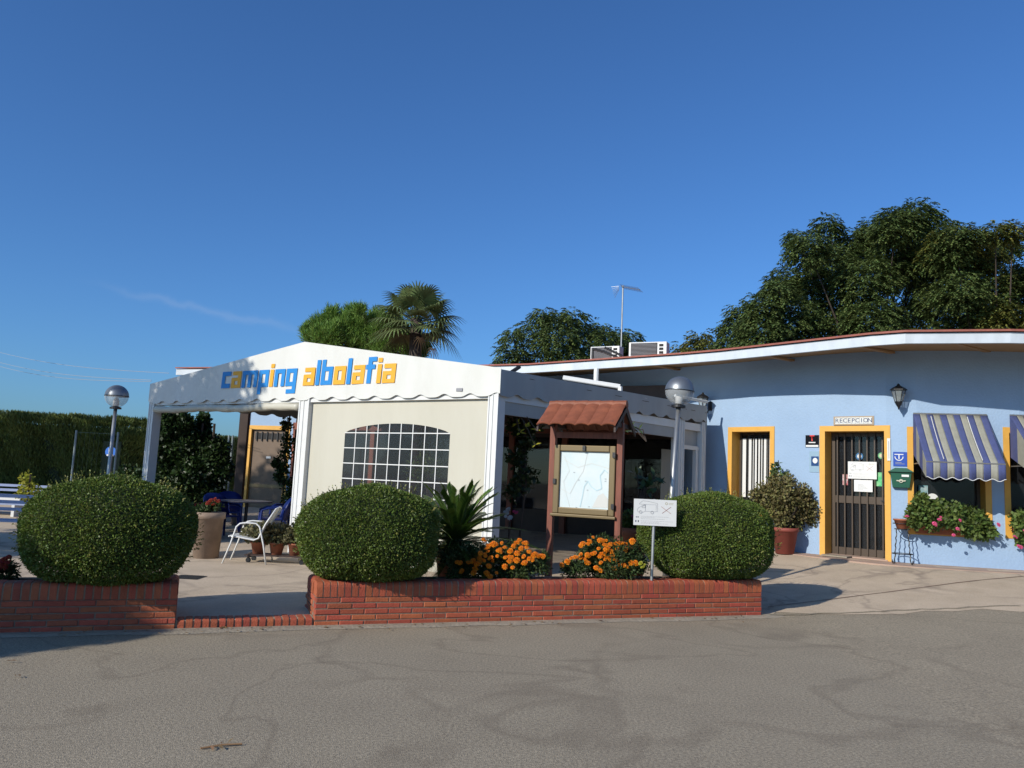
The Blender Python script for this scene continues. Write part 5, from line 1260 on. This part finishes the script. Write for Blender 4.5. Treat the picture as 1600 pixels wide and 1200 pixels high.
# iron plant stand with pot
s_, _ = whit(1410, 850); p, u = WP(s_, .28); n = Vector((u.y, -u.x, 0)); zg = FLOOR+.015; zt4 = at(1410, 826, p.y).z
t = thing('plant_stand', 'tall black twisted iron plant stand right of the reception door', 'plant stand', (p.x, p.y, zg), math.atan2(u.y, u.x)); h = zt4-zg
for k in range(4):
    a = math.pi/4+k*math.pi/2; mb = MB(); pts = []
    for i in range(15):
        f_ = i/14; rr = .185-.06*f_; tw = .008
        pts.append((rr*math.cos(a)+tw*math.cos(i*2.2), rr*math.sin(a)+tw*math.sin(i*2.2), h*f_))
    pts = [(.235*math.cos(a), .235*math.sin(a), .04), (.225*math.cos(a), .225*math.sin(a), .0)]+pts
    mb.tube(pts, .009, 5); part('leg', mb, m_black, t)
for zz, rr in ((h*.27, .17), (h-.01, .125), (h+.09, .15)):
    mb = MB(); mb.tube([(rr*math.cos(a), rr*math.sin(a), zz) for a in np.linspace(0, 6.283, 20)], .008, 5); part('ring', mb, m_black, t)
pt = thing('terracotta_pot', 'small empty terracotta pot standing on the iron plant stand', 'pot', (p.x, p.y, zt4-.0)); part('pot', pot(0, .09, .14, .17), m_terra, pt, True)
# large potted shrub by the narrow window
p = at(1226, 862, 15.7); zg = FLOOR-.01; cc = at(1226, 785, 15.7)
t = thing('potted_shrub', 'bushy brown green shrub in a red pot left of the reception door', 'potted plant', (p.x, 15.7, zg))
part('pot', pot(0, .17, .25, .5, m_terra), mat('red_pot', (.3, .07, .05), .7, var=.15), t, True)
lst = []
for x, y, r in ((1226,775,24),(1205,780,22),(1250,785,22),(1195,768,16),(1230,755,14),(1265,800,18),(1185,790,12),(1215,800,22),(1245,805,22),(1272,815,9),(1212,752,10),(1255,768,12),(1240,820,12),(1222,815,14),(1180,772,8),(1262,782,12)):
    q = at(x, y, 15.7+random.uniform(-.2, .2)); rr = r*15.7/F_PX; lst.append(shrub('x', '', '', q, (rr, rr, rr), int(2600*rr*rr*5)+50, .06, .042, m_shrub))
part('foliage', join_leaf(lst, 'foliage', t.location), None, t)
mb = MB()
for k in range(7): a = k*.9; mb.tube([(0, 0, .4), (.25*math.cos(a), .25*math.sin(a), .9)], .018, 5)
part('stem', mb, m_bark, t)
p = at(1216, 735, 15.95); t = thing('potted_climber', 'slender round leaved plant rising behind the brown shrub by the narrow window', 'plant', (p.x, 15.95, .5))
mb = MB(); mb.tube([(0, 0, 0), (0, 0, p.z-.3)], .01, 5); part('stem', mb, m_bark, t)
lst = [shrub('x', '', '', at(x, y, 15.95), (.09, .09, .12), 26, .085, .08, m_tree) for x, y in ((1210, 728), (1216, 738), (1213, 750), (1228, 745), (1207, 742))]
part('foliage', join_leaf(lst, 'foliage', t.location), None, t)

# ------------------------------------------------------------------ furniture on the terrace
def white_chair(label, loc, rz):
    t = thing('garden_chair', label, 'chair', loc, rz, 'white garden chairs'); fm = m_whitemetal
    for sy in (-.27, .27):
        mb = MB(); pts = [(-.3, sy, 0), (-.2, sy, .3), (-.13, sy, .57), (-.08, sy, .62), (.0, sy, .635), (.16, sy, .63), (.22, sy, .58), (.3, sy, .3), (.36, sy, 0)]
        mb.tube(pts, .013, 7); part('leg', mb, fm, t, True)
    mb = MB()
    for sy in (-.245, .245): mb.tube([(-.23, sy, .42), (-.1, sy, .41), (.14, sy, .37), (.21, sy, .4), (.3, sy, .62), (.44, sy, .86)], .013, 7)
    mb.tube([(.44, -.245, .86), (.46, 0, .885), (.44, .245, .86)], .013, 7); mb.tube([(-.23, -.27, .42), (-.23, .27, .42)], .013, 7); part('frame', mb, fm, t, True)
    mb = MB(); prof = [(-.22, .425), (-.1, .405), (.14, .372), (.205, .4), (.3, .62), (.43, .86)]
    for (a, b) in zip(prof[:-1], prof[1:]): mb.prism([(a[0], -.235, a[1]+.008), (b[0], -.235, b[1]+.008), (b[0], -.235, b[1]-.002), (a[0], -.235, a[1]-.002)], (0, .47, 0))
    part('sling', mb, mat('sling_white', (.74, .74, .7), .6), t); return t
p = at_z(384, 880, .12); wc = white_chair('white metal garden chair standing alone in the sun between the planters', (p.x-.08, p.y+.25, G(p.x, p.y)), R(6))
p = at_z(300, 868, .12); copytree(wc, (p.x-.12, p.y, G(p.x, p.y)), R(190), 'white garden chair mostly hidden behind the large left bush')
# blue plastic chairs round a table
def blue_chair(label, loc, rz):
    t = thing('plastic_chair', label, 'chair', loc, rz, 'blue plastic chairs')
    for sx in (-1, 1):
        for sy in (-1, 1):
            mb = MB(); mb.tube([(.27*sx, .27*sy, 0), (.22*sx, .22*sy, .42)], [.025, .035], 6); part('leg', mb, m_bluepl, t)
    mb = MB(); mb.box((0, 0, .43), (.5, .48, .03)); part('seat', mb, m_bluepl, t, bevel=.01)
    for sx in (-1, 1):
        mb = MB(); mb.tube([(.27*sx, -.25, .0), (.28*sx, -.22, .6), (.28*sx, -.1, .65), (.28*sx, .2, .66)], .025, 6); part('arm', mb, m_bluepl, t)
    mb = MB(); vs = []; fs = []; nx = 14
    for i in range(nx+1):
        a = math.pi*i/nx; x = -.29*math.cos(a); y = .16+.12*math.sin(a); zt_ = .62+.26*math.sin(a)**.6
        for zz in (.42, zt_): vs += [(x, y+(zz-.42)*.2, zz), (x, y+.02+(zz-.42)*.2, zz)]
        if i: q = 4*i; fs += [(q-4, q-2, q+2, q), (q-3, q+1, q+3, q-1), (q-2, q-1, q+3, q+2), (q-4, q, q+1, q-3)]
    mb.add(vs, fs); part('backrest', mb, m_bluepl, t, True); return t
tp_ = at(386, 782, 16.6); tz = G(tp_.x, 16.6)
bc_ = at(345, 800, 16.3); b1_ = blue_chair('dark blue plastic chair left of the round table under the tent', (bc_.x, 16.4, tz), R(55))
bc_ = at(428, 800, 16.3); copytree(b1_, (bc_.x, 16.2, tz), R(-70), 'dark blue plastic chair right of the round table under the tent')
bc_ = at(446, 800, 17.4); copytree(b1_, (bc_.x, 17.5, tz), R(-40), 'dark blue plastic chair half hidden behind the white middle post')
bc_ = at(372, 800, 17.6); copytree(b1_, (bc_.x-.3, 17.8, tz), R(20), 'dark blue plastic chair behind the round table')
t = thing('round_table', 'dark round table under the tent between the blue chairs', 'table', (tp_.x, 16.6, tz)); h = tp_.z-tz
mb = MB(); mb.lathe([(.001, h-.03), (.5, h-.03), (.52, h-.01), (.5, h), (.001, h)], (0, 0, 0), 28); part('tabletop', mb, mat('table_grey', (.12, .12, .14), .4), t)
mb = MB(); mb.tube([(0, 0, 0), (0, 0, h-.03)], .035, 8); mb.lathe([(.001, .0), (.25, .0), (.24, .03), (.04, .06)], (0, 0, 0), 16); part('pedestal', mb, m_black, t)
# large pale pot with red flowers
p = at(322, 862, 13.2); zg = G(p.x, 13.2); t = thing('flower_pot', 'large pale terracotta pot with red geraniums beside the blue chairs', 'potted plant', (p.x, 13.2, zg))
part('pot', pot(0, .2, .24, at(328, 800, 13.2).z-zg), m_palepot, t, True)
part('foliage', join_leaf([shrub('x', '', '', at(x, y, 13.2), (.12, .12, .09), 160, .06, .05, m_gera_d) for x, y in ((325, 795), (335, 790), (316, 795))], 'foliage', t.location), None, t)
flowers(t, [at(x, y, 13.1) for x, y in ((330, 782), (336, 780), (334, 788), (325, 786), (341, 783))], FLR, 1.4)
p = at(306, 790, 16); t = thing('flower_trough', 'low trough of red brown flowers behind the large left bush', 'flowers', (p.x, 16, .2))
mb = MB(); mb.box((0, 0, .2), (1.0, .3, .4)); part('trough', mb, m_palepot, t)
part('foliage', leaves('foliage', *(lambda P, N_: (P+np.array([0, 0, .5]), nrm(N_+rdir(900)), rdir(900)))(*ell_leaves(900, (0, 0, 0), (.5, .17, .13), 2, .8)), .06, .03, m_gera_d), None, t)
flowers(t, [(p.x+random.uniform(-.45, .45), 15.85, .75+random.uniform(-.05, .1)) for _ in range(22)], FLR, 1.5)
# plant trolley with small pots
p = at(432, 858, 12.9); zg = G(p.x, 12.9); t = thing('plant_trolley', 'low black plant trolley in front of the white middle post', 'trolley', (p.x, 13.0, zg))
mb = MB()
for i in range(5): mb.box((0, -.16+.08*i, .12), (.95, .05, .02))
for x in (-.42, .42): mb.box((x, 0, .095), (.03, .36, .03))
part('deck', mb, m_darkwood, t)
for x in (-.42, .42):
    for y in (-.14, .14):
        mb = MB(); mb.lathe([(.001, -.012), (.04, -.012), (.04, .012), (.001, .012)], (x, y, .04), 12, Matrix.Rotation(math.pi/2, 3, 'X')); part('wheel', mb, m_black, t)
for k, x in enumerate((-.32, -.02, .27)):
    q = thing('potted_plant', ['leafy pale green plant in a small terracotta pot, left on the trolley', 'leafy pale green plant in a small terracotta pot, middle of the trolley', 'leafy pale green plant in a small terracotta pot, right on the trolley'][k], 'potted plant', (p.x+x, 13.0, zg+.13), 0, 'small potted plants on the trolley')
    part('pot', pot(0, .08, .12, .19), m_terra, q, True)
    part('foliage', leaves('foliage', *(lambda P, N_: (P+np.array([0, 0, .3]), nrm(N_+rdir(700)), rdir(700)))(*ell_leaves(700, (0, 0, .02), (.3, .22, .17), 2, .8)), .06, .05, m_gera_t), None, q)
# drain grate
a = at_z(295, 902, .1); t = thing('drain_grate', 'small square drain grate in the concrete beside the left planter', 'grate', (a.x, a.y, G(a.x, a.y)+.006))
mb = MB(); mb.box((0, 0, .002), (.36, .36, .004)); part('dark_hole_plate', mb, m_room, t)  # flat dark plate stands in for the shaded hole under the bars
for i in range(7):
    mb = MB(); mb.box((0, -.135+.045*i, .008), (.3, .018, .006)); part('bar', mb, m_black, t)
# white-blue plastic railing / benches at left
m_bw = mat('bluish_white_paint', (.3, .36, .55), .5, var=.08)
def bench(label, loc, rz, L=1.9):
    t = thing('garden_bench', label, 'bench', loc, rz, 'painted benches on the terrace')
    for z in (.82, .72, .6):
        mb = MB(); mb.box((0, .02*(z-.4)*5, z), (L, .025, .055)); part('back_slat', mb, m_bw, t)
    for y in (-.4, -.28, -.16, -.04):
        mb = MB(); mb.box((0, y, .43), (L, .08, .03)); part('seat_slat', mb, m_bw, t)
    for x in (-L/2+.12, L/2-.12):
        for y in (-.4, .04):
            mb = MB(); mb.tube([(x, y, 0), (x, y+.02, .43 if y < 0 else .85)], .026, 6); part('leg', mb, m_bw, t)
        mb = MB(); mb.tube([(x, -.4, .2), (x, .04, .2)], .018, 6); part('stretcher', mb, m_bw, t)
    return t
p = at_z(10, 858, .1); bb = bench('bluish white slatted bench at the left edge behind the bush', (p.x-.2, p.y+.45, G(p.x, p.y)), R(5))
p = at_z(20, 830, .1); copytree(bb, (p.x-.9, p.y+1.6, G(p.x, p.y)), R(3), 'second bluish white bench farther back at the left edge')
p = at(10, 776, 19.5); mb = MB(); mb.box((p.x-.6, 19.5, p.z-.03), (2.4, .9, .05)); 
tt = thing('long_table', 'long white table in the sun before the hedge at the left edge', 'table', (p.x, 19.5, .2)); part('tabletop', mb, m_paper, tt, world=True)
for x in (-1.6, .4):
    mb = MB(); mb.box((p.x+x, 19.5, p.z/2+.05), (.07, .7, p.z-.15)); part('leg', mb, m_whitemetal, tt, world=True)
p = at(45, 765, 17); t = thing('yellow_shrub', 'yellow green sunlit shrub behind the benches at the left', 'shrub', (p.x, 17, .15))
lst = [shrub('x', '', '', at(x, y, 17), (r*17/F_PX, .15, r*17/F_PX*1.3), 60, .08, .055, m_yellowgreen) for x, y, r in ((40, 748, 7), (38, 762, 8), (52, 765, 8), (42, 775, 9), (58, 772, 5), (32, 772, 5))]
part('foliage', join_leaf(lst, 'foliage', t.location), None, t); mb = MB(); mb.tube([(0, 0, 0), (0, 0, 1.1)], .02, 5); part('stem', mb, m_bark, t)
# mesh fence posts
def fence(label, pts, Y, h0):
    P = [at(x, 760, Y) for x in pts]; t = thing('mesh_fence', label, 'fence', (P[0].x, Y, .1)); m_g = mat('fence_green', (.12, .2, .16), .5); m_pp = mat('fence_post_grey', (.28, .33, .33), .5)
    for p in P: mb = MB(); mb.tube([(p.x, Y, .0), (p.x, Y, h0)], .026, 8); part('post', mb, m_pp, t, world=True)
    for z in (h0-.05, 1.0, .3):
        mb = MB(); mb.tube([(P[0].x, Y, z), (P[-1].x, Y, z)], .004, 5); part('wire', mb, m_g, t, world=True)
    mb = MB(); x0, x1 = P[0].x, P[-1].x; k = int((x1-x0)/.12)
    for i in range(k):
        x = x0+(x1-x0)*i/k; mb.tube([(x, Y, .3), (x+.0, Y, h0-.05)], .0015, 3, False)
    o_ = part('mesh_wire', mb, m_g, t, world=True); return t
fence('green wire mesh fence with grey posts in front of the left hedge', (110, 176), 21, at(113, 672, 21).z)
fence('grey fence posts standing behind the open tent bay', (351, 357, 369), 20.8, at(356, 680, 20.8).z)
# small blue disc painted in for a blue glow beside the far lamp
p = at(173, 706, 24); mb = MB(); mb.lathe([(.001, -.01), (.16, -.01), (.16, .01), (.001, .01)], (p.x, 24, p.z), 20, Matrix.Rotation(math.pi/2, 3, 'X'))
o_ = single('blue_glow_disc', mb, mat('bright_blue', (.05, .2, .7), .3), 'small bright blue disc sign on the hedge behind the far lamp', 'sign')
mb = MB(); mb.box((p.x, 23.97, p.z+.03), (.1, .01, .16)); mb.box((p.x-.0, 23.97, p.z-.1), (.2, .01, .05)); q = part('emblem', mb, m_paper, o_)  # white pieces of the painted glow spot

# plants near the notice board and inside the right side of the tent
def big_leaf_plant(label, pxs, Y, base_px, L, W, m, n=7, pot_=None, cat='plant'):
    b = at(*base_px, Y); t = thing('leafy_plant', label, cat, (b.x, Y, b.z)); mb = MB(); C, A_, N_ = [], [], []
    for x, y in pxs:
        p = at(x, y, Y); mb.tube([b, b.lerp(p, .5)+Vector((0, 0, .1)), p], .009, 5, False)
        for k in range(n): C.append(p-Vector(b)); A_.append(Vector((random.uniform(-1, 1), random.uniform(-.8, .2), random.uniform(-.5, .9)))); N_.append(Vector((0, -.6, 1)))
    part('stem', mb, m_bark, t, world=True)
    for c_, a_, n_ in zip(C, A_, N_): part('leaf', leaves('leaf', [c_], [a_], [n_], L*random.uniform(.8, 1.1), W, m, fold=.2), None, t)
    return t
m_ficus = leafmat('ficus_leaf', (.06, .1, .03), .25, .3, .15)
big_leaf_plant('rubber plant with large glossy leaves under the tent right of the notice board', [(995, 742), (1005, 748), (1015, 755), (1022, 745), (1008, 762), (1026, 762)], 12.2, (1000, 800), .2, .075, m_ficus, 5)
big_leaf_plant('leafy twig hanging in the side opening left of the notice board', [(808, 662), (822, 668), (838, 672), (812, 676), (836, 695)], 12.6, (800, 640), .1, .045, m_yellowgreen, 4)
big_leaf_plant('leafy twig hanging at the right end of the notice board roof', [(985, 668), (998, 672), (975, 672)], 12.4, (1010, 690), .12, .045, m_ficus, 4)
p = at(815, 700, 13.4); t = thing('climber', 'dark climbing plant in the shade of the open tent side left of the notice board', 'climbing plant', (p.x, 13.4, .2))
mb = MB(); mb.tube([(p.x, 13.4, .2), (p.x+.1, 13.4, 1.6), (p.x, 13.4, 2.7)], .02, 5); part('stem', mb, m_bark, t, world=True)
lst = []
for (x, y, r_) in ((805, 668, 14), (822, 690, 16), (808, 715, 16), (825, 745, 18), (805, 765, 16), (835, 665, 10)):
    q = at(x, y, 13.4); rr = r_*13.4/F_PX; lst.append(shrub('x', '', '', q, (rr, rr*.7, rr), 130, .1, .06, m_ivy))
part('foliage', join_leaf(lst, 'foliage', t.location), None, t)
p = at(981, 850, 11.4); t = thing('potted_geranium', 'terracotta pot with a pink geranium right of the notice board', 'potted plant', (p.x+.06, 11.4, G(p.x, 11.4)))
hp = at(981, 824, 11.4).z-G(p.x, 11.4); part('pot', pot(0, .15, .2, hp), m_terra, t, True)
part('foliage', leaves('foliage', *(lambda P, N_: (P+np.array([0, 0, hp+.1]), nrm(N_+rdir(500)), rdir(500)))(*ell_leaves(500, (0, 0, 0), (.17, .17, .13), 2, .8)), .06, .05, m_gera), None, t)
flowers(t, [at(988, 807, 11.3), at(990, 809, 11.3)], FLP, 1.2)
p = at(797, 805, 13.2); t = thing('white_flowers', 'white and pink flowers in the dark under the tent side', 'flowers', (p.x, 13.2, .3))
mb = MB(); mb.tube([(0, 0, 0), (0, 0, p.z-.4)], .02, 5); part('stem', mb, m_bark, t)
flowers(t, [at(x, y, 13.2) for x, y in ((789, 800), (792, 803), (790, 807), (794, 797), (797, 809))], FL.mesh('flower', m_paper), 1.6); flowers(t, [at(x, y, 13.2) for x, y in ((803, 799), (807, 801))], FLP, 1.5)
# shrub inside the tent seen through the vinyl window
p = at(672, 700, 14.0); t = thing('indoor_shrub', 'pale green shrub behind the arched tent window', 'shrub', (p.x, 14.0, .2))
mb = MB(); mb.tube([(0, 0, 0), (0, 0, 2.2)], .02, 5); part('stem', mb, m_bark, t)
lst = [shrub('x', '', '', at(x, y, 14), (.2, .2, .22), 90, .11, .03, m_gera) for x, y in ((675, 675), (665, 690), (685, 690), (672, 710), (655, 725), (680, 725), (665, 740), (650, 745))]
part('foliage', join_leaf(lst, 'foliage', t.location), None, t)

# ------------------------------------------------------------------ overhead wires
def wire(label, a, b, sag):
    pts = [a.lerp(b, i/20)-Vector((0, 0, sag*math.sin(math.pi*i/20))) for i in range(21)]; mb = MB(); mb.tube(pts, .007, 4); single('overhead_wire', mb, m_ink, label, 'wire', 'overhead wires at the left')
wire('upper overhead wire running down to the tent roof at the left', at(-60, 534, 30), at(264, 583, 22), .25)
wire('middle overhead wire of the lower pair at the left', at(-60, 549, 30), at(237, 594, 21.6), .25)
wire('lowest overhead wire of the lower pair at the left', at(-60, 554, 30), at(236, 596, 21.5), .3)

# dry leaves and bits on the ground
C, A_, N_ = [], [], []
for k in range(70):
    x = random.uniform(-4, 3); y = 8.435+.3925*(x+1.92)-random.uniform(.02, .3); C.append((x, y, .02)); 
for px, py in ((20, 1036), (24, 1061), (340, 982), (350, 984), (347, 983), (360, 982), (420, 982), (440, 980), (1160, 974), (1175, 978), (330, 1170), (345, 1168), (1382, 970), (355, 983), (342, 984)):
    q = at_z(px, py, 0); C.append((q.x, q.y, .02)); C.append((q.x+.03, q.y+.01, .02))
n = len(C); me = leaves('dry_leaves', C, np.column_stack([RNG.normal(size=n), RNG.normal(size=n), RNG.normal(size=n)*.15]), [(0, 0, 1)]*n, RNG.uniform(.03, .075, n), RNG.uniform(.01, .025, n), m_dry, .3)
o_ = bpy.data.objects.new('dry_leaves', me); COL.objects.link(o_); o_['kind'] = 'stuff'; o_['label'] = 'scattered dry leaves and twigs at the foot of the brick planters'; o_['category'] = 'leaves'
a = at_z(313, 1170+2, 0); b = at_z(378, 1165, 0); mb = MB(); mb.tube([(a.x, a.y, .01), ((a.x+b.x)/2, (a.y+b.y)/2+.01, .014), (b.x, b.y, .01)], .006, 5)
single('dry_stalk', mb, m_dry, 'thin dry stalk lying on the asphalt in the left foreground', 'stalk')
